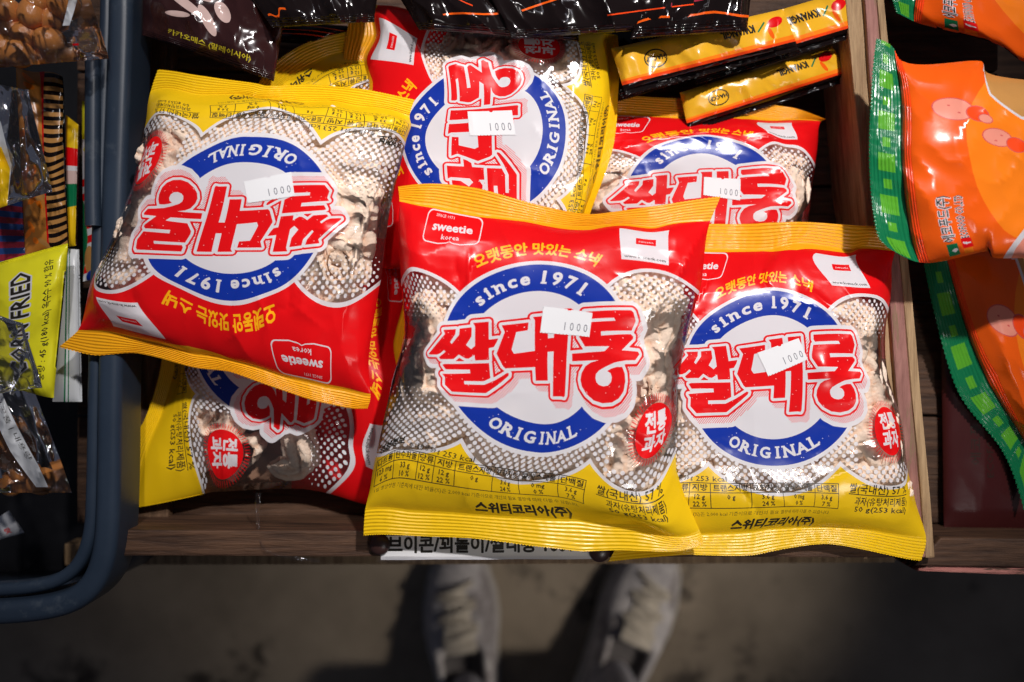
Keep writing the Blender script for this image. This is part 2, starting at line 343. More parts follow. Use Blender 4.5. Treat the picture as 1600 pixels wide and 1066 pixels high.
def rice_art():
    A = Art(); R_ = random.Random(3)
    # yellow bottom with scalloped windows, red top with two round windows
    A.rect(-174, -180, 174, -92, 'print_yellow')
    circ = [(0, -39.5, 96.5), (131, -47, 76.5), (-131, -47, 76.5)]
    for cx, cy, r in circ: A.disc(cx, cy, r, 'print_white', n=72)
    for cx, cy, r in circ: A.disc(cx, cy, r - 4, 'clear_film', n=72)
    A.rect(-175, -86, 175, 30, 'clear_film')
    A.rect(-174, 18, 174, 163, 'print_red'); A.poly([(-174, 163), (-174, 159), (-90, 157), (-10, 158.5), (60, 151), (95, 156), (174, 160), (174, 163)], 'print_amber')
    for sx in (-1, 1):
        A.poly([(sx * 54, 18)] + [(sx * 125 + 69 * math.cos(a) * sx * -1, 28 + 69 * math.sin(a)) for a in np.linspace(0, PI * .74, 26)] + [(sx * 180, 18)], 'print_white')
        A.poly([(sx * 60, 16)] + [(sx * 125 + 65 * math.cos(a) * sx * -1, 28 + 65 * math.sin(a)) for a in np.linspace(0, PI * .76, 26)] + [(sx * 180, 16)], 'clear_film')
    # halftone dots
    sp = 6.2
    for i in range(-60, 61):
        for j in range(-60, 61):
            x = (i + j) * sp * .7071; y = (i - j) * sp * .7071
            if abs(x) > 170 or math.hypot(x, y) < 100: continue
            r = 0
            if y > 20:
                cx = 125 if x > 0 else -125
                d = 65 - math.hypot(x - cx, y - 28)
                if d > 2.2 and abs(x) > 62: r = 2.05 * min(1, max(0, (y - 38) / 34))
            elif y < -25:
                ins = [rr - 4 - math.hypot(x - cx, y - cy) for cx, cy, rr in circ]
                if max(ins) > 2.3 or y > -92: r = 2.4 * min(1, max(0, (-28 - y) / 45))
                if x > 95 and y > -98: r = 0
            if r > .5: A.disc(x, y, r, 'print_white', n=9)
    # ring
    A.disc(0, 0, 104.5, 'print_white', n=110); A.disc(0, 0, 100, 'print_blue', n=110); A.disc(0, 0, 69.5, 'print_white', n=90)
    # logo from its distance field: letters, white gap, red line, hatching, white border
    polys = [SSAL_TOP, SSAL_R, DAE, RONG]
    st = 0.75; xs = np.arange(-142, 145, st); ys = np.arange(-78, 72, st); X, Y = np.meshgrid(xs, ys)
    D0 = sdf(polys, X, Y)
    sw = np.full(D0.shape, 1e9); n = 9
    for t in range(n):
        dx = 4.6 * t / (n - 1); dy = -7 * t / (n - 1)
        sw = np.minimum(sw, sdf(polys, X - dx, Y - dy)) if t % 2 == 0 else sw
    A.seg(*contour(sw, xs, ys, 9.6), 'print_white')
    # fill any little holes between the letters
    for c, r in (((-28, 18), 6), ((43, -20), 8), ((-30, -30), 8), ((40, 10), 6)): A.disc(*c, r, 'print_white', n=12)
    D1 = lambda x, y: D0[min(max(int(round((y + 78) / st)), 0), len(ys) - 1), min(max(int(round((x + 142) / st)), 0), len(xs) - 1)]
    SW = lambda x, y: sw[min(max(int(round((y + 78) / st)), 0), len(ys) - 1), min(max(int(round((x + 142) / st)), 0), len(xs) - 1)]
    for cc in np.arange(-230, 230, 2.55):
        run = None
        for t in np.arange(-80, 75, 0.6):
            y = t; x = cc + t * 0.85
            inside = -141 < x < 143 and SW(x, y) < 4.6 and D1(x, y) > 4.2
            if inside and run is None: run = (x, y)
            if not inside and run is not None:
                if y - run[1] > 1.6: A.line([run, (x - .5, y - .6)], 0.6, 'print_red')
                run = None
    A.seg(*contour(D0, xs, ys, 5.3), 'print_red'); A.seg(*contour(D0, xs, ys, 3.1), 'print_white')
    A.poly(crop_pts([(420,650),(560,640),(640,700),(600,800),(490,830),(380,800),(370,720)], 870, 475), 'print_white')
    A.poly(crop_pts([(290,280),(478,280),(478,500),(260,520),(235,475)], 765, 475), 'print_white')
    A.poly(crop_pts([(655,190),(700,190),(690,400),(640,440),(575,380),(640,290)], 645, 480), 'print_white')
    for p in polys: A.poly(p, 'print_red')
    # worn specks in the printing
    for _ in range(150):
        x = R_.uniform(-118, 116); y = R_.uniform(-48, 48)
        if D1(x, y) < -1: A.disc(x, y, R_.uniform(.25, .75), 'print_white', ry=R_.uniform(.2, .5), n=5, rot=R_.uniform(0, 3))
    for _ in range(50):
        a = R_.uniform(0, 2 * PI); r = R_.uniform(72, 98)
        A.disc(r * math.cos(a), r * math.sin(a), R_.uniform(.25, .6), 'print_white', n=5)
    # lettering on the ring
    for ch, an, w in zip('since', (-39.5, -31.8, -23.5, -14.3, -5.6), (8.5, 6, 12, 9.6, 10)):
        slab(A, ch, an, 84.6, 14.0, 'print_white', w)
    for ch, an, w in zip('1971', (7.2, 16.2, 26.0, 35.3), (6.6, 10, 9.5, 6.6)):
        slab(A, ch, an, 85.6, 14.6, 'print_white', w)
    for ch, an, w in zip('ORIGINAL', (-31.5, -22.2, -14.6, -6.5, 3.2, 12.0, 22.0, 32.0), (12, 11.5, 5.2, 12, 5.2, 12.5, 12.5, 10)):
        slab(A, ch, an, 84.6, 12.6, 'print_white', w, bottom=True)
    # headline over the ring
    A.text('오랫동안 맛있는 스낵', 0, 0, 12.8, 'print_orange', bold=0.03, arc=(120.5, math.radians(2)), width=131, res=2)
    # maker's frame
    fr = []
    for cx, cy, a0 in ((-59, 151, 0), (-116, 151, 90), (-114, 132, 180)):
        fr += [(cx + 6 * math.cos(math.radians(a0 + t)), cy + 6 * math.sin(math.radians(a0 + t))) for t in range(0, 91, 18)]
    fr += [(-100, 124.5), (-91, 125.5), (-87, 127), (-83, 125.5), (-74, 124.5)]
    fr += [(-61 + 6 * math.cos(math.radians(270 + t)), 132 + 6 * math.sin(math.radians(270 + t))) for t in range(0, 91, 18)]
    c = np.mean(fr, 0); inner = [(c[0] + (x - c[0]) * .965, c[1] + (y - c[1]) * .93) for x, y in fr]
    A.loops([fr, inner], 'print_white')
    A.text('sweetie', -87, 142, 8.4, 'print_white', bold=0.03, width=47, res=2); A.text('korea', -87, 132, 5.2, 'print_white', bold=0.01, width=20)
    A.text('SINCE 1971', -98, 152, 3.0, 'print_white', width=24)
    # web-address panel (its code is left out)
    A.rect(88, 104, 136, 148, 'print_white'); A.rect(103, 125, 123, 134, 'print_red'); A.text('sweetie', 113, 129.5, 3.2, 'print_white', width=15)
    A.text('www.k-snack.com', 112, 108.5, 3.4, 'print_black', bold=.02, width=42)
    # badge
    for k in range(56):
        a = 2 * PI * k / 56; A.line([(139 + 25 * math.cos(a), -62 + 29 * math.sin(a)), (139 + 30.5 * math.cos(a), -62 + 34.5 * math.sin(a))], .8, 'print_red')
    A.disc(139, -62, 23.5, 'print_red', ry=27, n=44)
    A.text('전통', 139, -51.5, 14.5, 'print_white', bold=.04, width=29, res=2); A.text('과자', 139, -72, 14.5, 'print_white', bold=.04, width=29, res=2)
    # nutrition table
    K = 'print_black'
    cols = [-167, -143, -114, -96, -74, -32, 3, 44, 73]
    for y in (-120, -131, -149): A.line([(-167, y), (73, y)], .95, K)
    for x in cols: A.line([(x, -120), (x, -149)], .85, K)
    hd = ['나트륨', '탄수화물', '당류', '지방', '트랜스지방', '포화지방', '콜레스테롤', '단백질']
    r1 = ['123 mg', '33 g', '12 g', '12 g', '0 g', '3.6 g', '0 mg', '3.6 g']; r2 = ['6 %', '10 %', '12 %', '22 %', '', '24 %', '0 %', '7 %']
    for k in range(8):
        xm = (cols[k] + cols[k + 1]) / 2; wd = cols[k + 1] - cols[k]
        A.text(hd[k], xm, -125.4, 6.4, K, bold=.024, width=min(wd * .86, 8.2 * len(hd[k])))
        A.text(r1[k], xm, -135.8, 5.9, K, bold=.024, sx=.86); 
        if r2[k]: A.text(r2[k], xm, -144.2, 5.9, K, bold=.024, sx=.86)
    A.text('영양정보', -150, -107, 9, K, bold=.045, width=34); A.text('총 내용량 50 g', -110, -113.5, 5.5, K, bold=.015, width=34); A.text('253 kcal', -73, -114.5, 6.6, K, bold=.01, width=33)
    A.text('1일 영양성분 기준치에 대한 비율(%)은 2,000 kcal 기준이므로 개인의 필요 열량에 따라 다를 수 있습니다.', -50, -155.5, 4.0, K, width=230)
    A.text('스위티코리아(주)', 0, -169, 9.5, K, bold=.05, width=104)
    A.text('쌀(국내산) 57 %', 119, -124.5, 8.4, K, bold=.016, width=66); A.line([(86, -131), (152, -131)], 1.0, K)
    A.text('과자(유탕처리제품)', 124, -138.2, 7.8, K, bold=.016, width=56); A.text('50 g(253 kcal)', 124, -147.6, 7.0, K, bold=.016, width=52)
    return A

# ------------------------------------------------------------------ object helpers
def tagit(o, label=None, cat=None, group=None, kind=None):
    if label: o['label'] = label
    if cat: o['category'] = cat
    if group: o['group'] = group
    if kind: o['kind'] = kind
    return o
def empty(name, loc, label, cat, group=None):
    o = bpy.data.objects.new(name, None); COL.objects.link(o); o.location = loc; o.empty_display_size = 0.01
    return tagit(o, label, cat, group)
def mesh_obj(name, V, F, mats, idx=None, parent=None, normals=None, smooth=True):
    me = bpy.data.meshes.new(name); off = np.array(parent.location) if parent is not None else np.zeros(3)
    V = np.asarray(V, float) - off
    me.from_pydata(V.tolist(), [], F.tolist() if isinstance(F, np.ndarray) else F)
    for m in mats: me.materials.append(MATS[m])
    if idx is not None: me.polygons.foreach_set('material_index', np.asarray(idx, np.int32))
    if smooth: me.polygons.foreach_set('use_smooth', np.ones(len(me.polygons), bool))
    me.update()
    if normals is not None: me.normals_split_custom_set_from_vertices(normals.tolist())
    o = bpy.data.objects.new(name, me); COL.objects.link(o)
    if parent is not None: o.parent = parent
    return o
def sub_mesh(V, F, idx, sel, Nn):
    F = F[sel]; u, inv = np.unique(F, return_inverse=True)
    return V[u], inv.reshape(F.shape), idx[sel], (Nn[u] if Nn is not None else None)

class Film:
    """a film surface: design plane -> photo position (landmarks) -> world, with its height profile"""
    def __init__(s, marks, hf, lam=0.0):
        s.t = TPS([m[0] for m in marks], [m[1] for m in marks], lam); s.inv = TPS([m[1] for m in marks], [m[0] for m in marks], 3e-4); s.hf = hf
    def pt(s, D, side=1, off=0.0):
        D = np.asarray(D, float); return unproj(s.t(D), s.hf(D[:, 0], D[:, 1], side) + off)
    def nrm(s, D, side=1, e=0.6):
        D = np.asarray(D, float); a = s.pt(D + [e, 0], side) - s.pt(D - [e, 0], side); b = s.pt(D + [0, e], side) - s.pt(D - [0, e], side)
        n = np.cross(a, b); n /= np.linalg.norm(n, axis=1)[:, None] + 1e-12
        return n * np.where(n[:, 2:3] < 0, -1, 1)
    def z_at(s, x, y): return float(s.hf(np.array([x]), np.array([y]), 1)[0])
def grid(x0, y0, x1, y1, nx, ny):
    gx, gy = np.meshgrid(np.linspace(x0, x1, nx + 1), np.linspace(y0, y1, ny + 1)); D = np.stack([gx.ravel(), gy.ravel()], -1)
    i = np.arange(nx)[None] + (nx + 1) * np.arange(ny)[:, None]; i = i.ravel()
    return D, np.stack([i, i + 1, i + nx + 2, i + nx + 1], -1)

def seal_strip(film, parent, x0, x1, y0, y1, mat, ridge_n, amp=0.00028, tooth=3.1, deep=1.5, nx=220, vertical=False, mats_fn=None, extra=None, off=0.0):
    """crimped seal with a zigzag outer edge; y0 = inner line, y1 = outer edge (vertical: the seal runs along y)"""
    ny = ridge_n * 5
    D, F = grid(0, 0, 1, 1, nx, ny)
    u = x0 + (x1 - x0) * D[:, 0]; v = D[:, 1]
    ph = (u / tooth) % 1; tri = np.abs(ph * 2 - 1)
    vv = y0 + (y1 - y0) * v + np.sign(y1 - y0) * -deep * tri * np.clip((v - .9) / .1, 0, 1)
    Dd = np.stack([vv, u], -1) if vertical else np.stack([u, vv], -1)
    z = amp * np.sin(2 * PI * ridge_n * v) * np.clip(v * 12, 0, 1) + off
    V = film.pt(Dd); V[:, 2] += z
    if vertical ^ (y1 < y0): F = F[:, ::-1]
    idx = None; mats = [mat]
    if mats_fn:
        C = np.stack([u, v], -1)[F].mean(1); mats, idx = mats_fn(C)
    # a crimp pressed unevenly: every crosswise step a hair different
    V[:, 2] += 0.00012 * perlin(u * .12, v * 3.0, 5)
    return mesh_obj('seal', V, F, mats, idx, parent)

def sticker(film, parent, corners_px, txt='1000', flip=0.0):
    """price label glued on the film; corners in the photo: TL, TR, BR, BL as the label itself reads"""
    c = film.inv(np.array(corners_px, float)); q = np.array([[0, 100], [160, 100], [160, 0], [0, 0]], float)
    A_ = np.hstack([q, np.ones((4, 1)), q[:, :1] * q[:, 1:]]); M = np.linalg.lstsq(A_, c, rcond=None)[0]
    a = Art()
    for k, ch in enumerate(txt): a.text(ch, 76 + k * 22.5, 34, 33, 'sticker_ink', sx=.62, bold=-.006, res=2)
    for k in range(14): a.poly([(k * 11.5 + 2, -1), (k * 11.5 + 7, -1), (k * 11.5 + 4.5, 3)], 'CUT')
    a.disc(84, 101, 7, 'CUT', n=12)
    MATS['CUT'] = MATS['sticker_paper']
    P, F, idx, names = a.build(0, 0, 160, 100, 6, 'sticker_paper')
    D = np.hstack([P, np.ones((len(P), 1)), P[:, :1] * P[:, 1:]]) @ M
    if 'CUT' in names: keep = idx != names.index('CUT'); F = F[keep]; idx = idx[keep]
    V = film.pt(D, 1, 0.00035); Nn = film.nrm(D)
    return mesh_obj('price_sticker', V, F, names, idx, parent, Nn)

RICE = None
def bag_height(z0, H, tilt, seed, curl=0.003, dents=1.0, pw=(6, 4), creases=(), blobs=()):
    RR = random.Random(seed); creases = list(creases)
    for _ in range(26):
        a0 = RR.uniform(0, 2 * PI); rr = RR.uniform(.72, 1.0); cx_, cy_ = 165 * rr * math.cos(a0), 150 * rr * math.sin(a0) - 9
        an = RR.uniform(0, PI); ln = RR.uniform(12, 34); creases.append((cx_ - ln * math.cos(an), cy_ - ln * math.sin(an), cx_ + ln * math.cos(an), cy_ + ln * math.sin(an), RR.uniform(.0004, .0013) * RR.choice((1, 1, -1)), RR.uniform(3, 6)))
    for _ in range(9):
        cx_, cy_ = RR.uniform(-90, 90), RR.uniform(-90, 90); an = RR.uniform(0, PI); ln = RR.uniform(10, 30)
        creases.append((cx_ - ln * math.cos(an), cy_ - ln * math.sin(an), cx_ + ln * math.cos(an), cy_ + ln * math.sin(an), RR.uniform(.00015, .0004), RR.uniform(4, 8)))
    def hf(x, y, side):
        a = np.clip(x / 172, -1, 1); b = np.clip((y + 9) / 169, -1, 1); bb = (y + 9) / 169
        env = np.maximum(0, 1 - np.abs(a) ** pw[0]) ** .62 * np.maximum(0, 1 - np.abs(b) ** pw[1]) ** .8
        base = z0 + tilt[0] * x / 172 + tilt[1] * y / 190
        e = np.abs(b) ** 3 * np.maximum(0, 1 - np.abs(b) ** 10)
        w = .0022 * e * perlin(x * .028 + 3, y * .006 + seed, seed) + .0016 * e * ridged(x * .022 + y * .006, y * .010 + seed, seed + 4) * (.5 + perlin(x * .01, 0 * y, seed + 7))
        ed = np.abs(a) ** 2 * np.maximum(0, 1 - np.abs(a) ** 8) * np.maximum(0, 1 - np.abs(b) ** 6)
        w2 = .0034 * ed * ridged(x * .006 + y * .012, y * .018 - x * .008, seed + 9) + .0008 * ed * ridged(x * .02, y * .05, seed + 12)
        w3 = .0008 * perlin(x * .012, y * .013, seed + 2) * np.sqrt(env)
        for x0, y0, x1, y1, h, wd in creases:
            dx, dy = x1 - x0, y1 - y0; L2 = dx * dx + dy * dy; t = np.clip(((x - x0) * dx + (y - y0) * dy) / L2, 0, 1)
            d = np.hypot(x - x0 - t * dx, y - y0 - t * dy); w3 = w3 + h * np.exp(-np.abs(d / wd) ** 1.3) * np.sin(PI * np.clip(t * .9 + .05, 0, 1)) * (side > 0)
        for x0, y0, r, h in blobs: w3 = w3 + h * np.exp(-((x - x0) ** 2 + (y - y0) ** 2) / r ** 2) * (side > 0)
        cr = curl * perlin(x * .013 + seed, bb * .5, seed + 30) * np.clip(np.abs(bb) - .75, 0, .5) * 3
        if side > 0: return base + H * env + dents * (w + w2 + w3) * 1.0 + cr
        return base - H * .95 * env + .4 * dents * (w + w2) * -1 + cr
    return hf

def rice_bag(marks, label, z0, H, tilt, seed, stick=None, stick_label=None, **kw):
    film = Film(marks, bag_height(z0, H, tilt, seed, **kw), 1e-4)
    c = unproj(film.t([[0, 0]]), z0 - H)[0]
    root = empty('snack_bag', tuple(float(v) for v in c), label, 'snack bag', 'rice snack bags in the crate')
    P, F, idx, names = RICE
    V = film.pt(P); Nn = film.nrm(P)
    ci = names.index('clear_film')
    # the window film: clear areas with their dots
    V1, F1, i1, n1 = sub_mesh(V, F, idx, idx != ci, Nn); mesh_obj('front_panel', V1, F1, names, i1, root, n1)
    V2, F2, i2, n2 = sub_mesh(V, F, idx, idx == ci, Nn); mesh_obj('window', V2, F2, names, i2, root, n2)
    D, G = grid(-172, -178, 172, 160, 64, 64); C = D[G].mean(1)
    bi = np.where(C[:, 1] > 25, 0, np.where(C[:, 1] < -110, 1, 2))
    mesh_obj('back_panel', film.pt(D, -1), G[:, ::-1], ['print_red', 'print_yellow', 'clear_back'], bi, root)
    def two(cc): return ['print_amber'], np.zeros(len(cc), int)
    seal_strip(film, root, -172, 172, 159.5, 190, 'print_amber', 8, amp=.00034)
    seal_strip(film, root, -172, 172, -177.5, -208, 'print_yellow', 8, amp=.00034)
    if stick: sticker(film, root, stick)
    return root, film

# ------------------------------------------------------------------ SETTING: floor, crate
def rich_mat(name, c1, c2, rough=0.7, scale=8, stretch=(1, 1, 1), c3=None, patch=0.5, pscale=20, bump=0.4, bdist=0.002, spec=0.3):
    m, N, L = new_mat(name); p = N['Principled BSDF']; p.inputs['Roughness'].default_value = rough; p.inputs['Specular IOR Level'].default_value = spec
    tc = N.new('ShaderNodeTexCoord'); mp = N.new('ShaderNodeMapping'); mp.inputs['Scale'].default_value = stretch; L.new(tc.outputs['Object'], mp.inputs[0])
    n = N.new('ShaderNodeTexNoise'); n.inputs['Scale'].default_value = scale; n.inputs['Detail'].default_value = 8; n.inputs['Roughness'].default_value = .65; L.new(mp.outputs[0], n.inputs['Vector'])
    r = N.new('ShaderNodeValToRGB'); r.color_ramp.elements[0].position = .32; r.color_ramp.elements[1].position = .68
    r.color_ramp.elements[0].color = (*c1, 1); r.color_ramp.elements[1].color = (*c2, 1); L.new(n.outputs['Fac'], r.inputs[0])
    last = r.outputs[0]
    if c3:
        n3 = N.new('ShaderNodeTexNoise'); n3.inputs['Scale'].default_value = pscale; n3.inputs['Detail'].default_value = 6; n3.inputs['Roughness'].default_value = .7
        mp3 = N.new('ShaderNodeMapping'); mp3.inputs['Scale'].default_value = tuple(max(.25, s * .4) for s in stretch); L.new(tc.outputs['Object'], mp3.inputs[0]); L.new(mp3.outputs[0], n3.inputs['Vector'])
        r3 = N.new('ShaderNodeValToRGB'); r3.color_ramp.elements[0].position = patch; r3.color_ramp.elements[1].position = patch + .06; L.new(n3.outputs['Fac'], r3.inputs[0])
        mx = N.new('ShaderNodeMix'); mx.data_type = 'RGBA'; L.new(r3.outputs[0], mx.inputs[0]); L.new(last, mx.inputs[6]); mx.inputs[7].default_value = (*c3, 1); last = mx.outputs[2]
    L.new(last, p.inputs['Base Color'])
    b = N.new('ShaderNodeBump'); b.inputs['Strength'].default_value = bump; b.inputs['Distance'].default_value = bdist; L.new(n.outputs['Fac'], b.inputs['Height']); L.new(b.outputs[0], p.inputs['Normal'])
    return m
rich_mat('concrete', (0.16, 0.13, 0.095), (0.36, 0.30, 0.225), .75, 3.2, c3=(0.055, 0.044, 0.034), patch=.52, pscale=9)
rich_mat('wood_x', (0.024, 0.012, 0.008), (0.13, 0.066, 0.036), .6, 9, (2.2, 26, 26), bump=.8)
rich_mat('wood_y', (0.045, 0.024, 0.014), (0.20, 0.115, 0.065), .6, 9, (26, 2.2, 26), bump=.8)
rich_mat('wood_pale', (0.22, 0.13, 0.065), (0.55, 0.37, 0.20), .65, 9, (30, 2.0, 30), bump=.9)
rich_mat('wood_painted', (0.20, 0.085, 0.07), (0.42, 0.20, 0.165), .65, 10, (26, 2.6, 26), c3=(0.24, 0.15, 0.09), patch=.54, pscale=22, bump=.9)
rich_mat('wood_pink', (0.40, 0.13, 0.11), (0.62, 0.27, 0.22), .65, 10, (3, 26, 26), c3=(0.10, 0.055, 0.035), patch=.5, pscale=26, bump=.9)
rich_mat('basket_plastic', (0.018, 0.030, 0.050), (0.030, 0.046, 0.072), .38, 14, bump=.08, spec=.45, c3=(.05, .066, .088), patch=.62, pscale=60)
rich_mat('dark_plastic', (0.006, 0.006, 0.007), (0.012, 0.012, 0.014), .4, 30, bump=.05)
rich_mat('tack', (0.030, 0.014, 0.012), (0.05, 0.02, 0.016), .35, 30, bump=.05, spec=.5)
rich_mat('shoe_cloth', (0.26, 0.25, 0.26), (0.58, 0.55, 0.54), .85, 26, bump=.3, c3=(0.22, 0.20, 0.20), patch=.52, pscale=22)
rich_mat('shoe_lace', (0.36, 0.32, 0.26), (0.56, 0.51, 0.43), .85, 80, bump=.2)
rich_mat('shoe_sole', (0.32, 0.30, 0.28), (0.42, 0.40, 0.37), .7, 60, bump=.1)
rich_mat('shoe_opening_shade', (0.07, 0.065, 0.065), (0.12, 0.11, 0.11), .85, 60, bump=.1)  # collar shadow inside the shoe opening, put into the colour
rich_mat('sock', (0.34, 0.33, 0.37), (0.46, 0.45, 0.48), .9, 120, bump=.3)

def box_pts(quad_px, z_top, z_bot):
    """board whose top face is a quad given in the photo, standing straight down to z_bot"""
    T = unproj(np.array(quad_px, float), z_top); B = T.copy(); B[:, 2] = z_bot; return T, B
def board(name, quad_px, z_top, thick, mat, parent=None, bevel=.0012, seg=10, wob=.0006, seed=1, side_mat=None):
    T, B = box_pts(quad_px, z_top, z_top - thick)
    import bmesh
    bm = bmesh.new()
    vt = [bm.verts.new(p) for p in T]; vb = [bm.verts.new(p) for p in B]
    bm.faces.new(vt); bm.faces.new(vb[::-1])
    sides = [bm.faces.new((vt[i], vb[i], vb[(i + 1) % 4], vt[(i + 1) % 4])) for i in range(4)]
    bmesh.ops.recalc_face_normals(bm, faces=bm.faces)
    if side_mat:
        for f in sides: f.material_index = 1
    bmesh.ops.bevel(bm, geom=bm.edges[:], offset=bevel, segments=2, affect='EDGES', profile=.6)
    bmesh.ops.subdivide_edges(bm, edges=[e for e in bm.edges if e.calc_length() > .03], cuts=seg, use_grid_fill=True)
    for v in bm.verts:
        q = mnoise.noise_vector(v.co * 28 + Vector((seed * 7.1, 0, 0))); v.co += q * wob
    me = bpy.data.meshes.new(name); off = Vector(parent.location) if parent is not None else Vector()
    for v in bm.verts: v.co -= off
    bm.to_mesh(me); bm.free(); me.materials.append(MATS[mat])
    if side_mat: me.materials.append(MATS[side_mat])
    o = bpy.data.objects.new(name, me); COL.objects.link(o); o.parent = parent
    return o
def plain_quad(name, V, mat, **kw): return mesh_obj(name, V, [list(range(len(V)))], [mat], smooth=False, **kw)

FLOOR_Z = -0.75
fl = plain_quad('floor', [(-4, -4, FLOOR_Z), (4, -4, FLOOR_Z), (4, 4, FLOOR_Z), (-4, 4, FLOOR_Z)], 'concrete'); tagit(fl, kind='structure')

crate = empty('wooden_crate', (0, 0, -0.075), 'old brown wooden crate with worn pink paint holding the snack bags', 'crate')
ZF = -0.058    # inside bottom
for k, (y0, y1) in enumerate(((-60, 110), (114, 290), (294, 470), (474, 648), (652, 818))):
    board('floor_slat', [(120, y1), (1560, y1), (1560, y0), (120, y0)], ZF, .012, 'wood_x', crate, seed=k)
board('front_rail', [(150, 869), (1462, 872), (1455, 832), (150, 828)], -.012, .055, 'wood_x', crate, seed=9)
board('side_rail', [(196, 826), (262, 826), (272, -60), (205, -60)], -.050, .020, 'wood_y', crate, seed=11)
board('divider', [(1400, 832), (1421, 832), (1346, -50), (1316, -50)], -.010, .048, 'wood_pale', crate, seed=14, wob=.0009)
board('divider', [(1421.5, 872), (1447, 872), (1366, -50), (1347, -50)], -.006, .052, 'wood_painted', crate, seed=12, side_mat='wood_pale', wob=.0009)
board('divider', [(1447.5, 872), (1463, 872), (1378, -50), (1366.5, -50)], -.005, .053, 'wood_pale', crate, seed=13, wob=.0009)
board('front_rail', [(1428, 884), (1760, 889), (1760, 842), (1470, 840)], -.020, .05, 'wood_x', crate, seed=15)
board('trim_strip', [(1432, 893), (1760, 905), (1760, 889), (1450, 884)], -.022, .035, 'wood_pink', crate, seed=16)
board('lower_ledge', [(100, 884), (1400, 880), (1400, 850), (100, 850)], -.105, .02, 'wood_pale', crate, seed=17)
# table under the crate (its front edge is what the ledge rests on)
tb = empty('stall_table', (0, 0.1, FLOOR_Z), 'dark wooden stall table under the crate', 'table')
board('tabletop', [(-700, 858), (2400, 858), (2400, -700), (-700, -700)], -.127, .03, 'wood_x', tb, seed=20)
for x, y in ((-300, 830), (1900, 830), (-300, -500), (1900, -500)):
    T = unproj(np.array([[x, y]], float), -.16)[0]
    w = .03; V = [(T[0] + a * w, T[1] + b * w, z) for z in (FLOOR_Z, -.158) for a, b in ((-1, -1), (1, -1), (1, 1), (-1, 1))]
    mesh_obj('leg', V, [[0, 1, 5, 4], [1, 2, 6, 5], [2, 3, 7, 6], [3, 0, 4, 7], [3, 2, 1, 0], [4, 5, 6, 7]], ['wood_x'], parent=tb, smooth=False)

# price sign tacked on the front rail
sg = empty('price_sign', tuple(float(v) for v in unproj([[760, 855]], -.011)[0]), 'white handwritten price sign tacked to the front rail of the crate', 'sign')
a = Art(); a.text('브이콘/꾀돌이/쌀대롱 1000 원', 172, 24, 21, 'print_black', bold=.035, width=322, res=3)
P, F, ix, nm = a.build(0, 0, 345, 38, 8, 'sticker_paper')
Vs = unproj(np.stack([595 + P[:, 0], 875 - P[:, 1] - .004 * P[:, 0]], -1), -.0108); Vs[:, 2] += .0004 * np.sin(P[:, 0] * .05)
mesh_obj('paper', Vs, F, nm, ix, sg)
D, G = grid(-6, -4, 352, 6, 20, 2); Vp = unproj(np.stack([595 + D[:, 0], 875 - D[:, 1]], -1), -.0100)
mesh_obj('plastic_sleeve', Vp, G, ['clear_bag'], None, sg)
def dome(name, c, r, h, mat, parent, n=28, rings=6):
    V = [(c[0], c[1], c[2] + h)]; F = []
    for i in range(1, rings + 1):
        a_ = PI / 2 * i / rings
        for k in range(n): V.append((c[0] + r * math.sin(a_) * math.cos(2 * PI * k / n), c[1] + r * math.sin(a_) * math.sin(2 * PI * k / n), c[2] + h * math.cos(a_)))
    for k in range(n): F.append([0, 1 + k, 1 + (k + 1) % n])
    for i in range(rings - 1):
        for k in range(n): a0 = 1 + i * n + k; a1 = 1 + i * n + (k + 1) % n; F.append([a0, a0 + n, a1 + n, a1])
    return mesh_obj(name, V, F, [mat], parent=parent)
for px, py in ((593, 851), (937, 862)):
    dome('tack', unproj([[px, py]], -.010)[0], .0062, .0035, 'tack', sg)

# ------------------------------------------------------------------ BAGS
A_ = rice_art(); RICE = A_.build(-172, -178, 172, 160, 3.3, 'clear_film')
aff = lambda cx, cy, s: [((0, 0), (cx, cy)), ((0, 100), (cx, cy - 100 * s)), ((0, -100), (cx, cy + 100 * s)), ((100, 0), (cx + 100 * s, cy)), ((-100, 0), (cx - 100 * s, cy))]
C_marks = aff(834, 560, 1.465) + [
 ((-172,190),(622,291)),((-115,190),(680,286)),((-57,190),(750,294)),((0,190),(835,318)),((57,190),(925,334)),((115,190),(1015,322)),((172,190),(1126,306)),
 ((-172,160),(624,314)),((-115,160),(680,322)),((-57,160),(750,336)),((0,160),(835,347)),((57,160),(920,354)),((115,160),(1020,355)),((172,160),(1110,345)),
 ((-122,124),(656,379)),((88,146),(968,358)),((136,146),(1045,362)),((136,104),(1045,415)),((88,104),(971,405)),
 ((172,100),(1098,430)),((172,40),(1080,500)),((172,-27),(1060,600)),((172,-100),(1056,690)),((172,-150),(1068,770)),
 ((-172,100),(624,400)),((-172,30),(631,520)),((-172,-30),(614,590)),((-172,-60),(603,640)),((-172,-100),(590,700)),((-172,-150),(578,765)),
 ((73,-120),(916,751)),((73,-149),(912,787)),((-143,-120),(617,704)),((-74,-120),(713,721)),((3,-120),(814,737)),((-74,-149),(709,760)),((-143,-149),(613,748)),
 ((-76,-99),(719,692)),((76,-99),(922,724)),((100,-147),(955,797)),((151,-147),(1044,806)),((139,-62),(1026,678)),
 ((-172,-178),(571,795)),((-115,-178),(640,797)),((-57,-178),(735,803)),((0,-178),(820,808)),((57,-178),(905,812)),((115,-178),(1000,822)),((172,-178),(1093,829)),
 ((-172,-208),(568,838)),((-115,-208),(640,838)),((-57,-208),(735,842)),((0,-208),(830,854)),((57,-208),(910,863)),((115,-208),(1000,862)),((172,-208),(1098,852))]
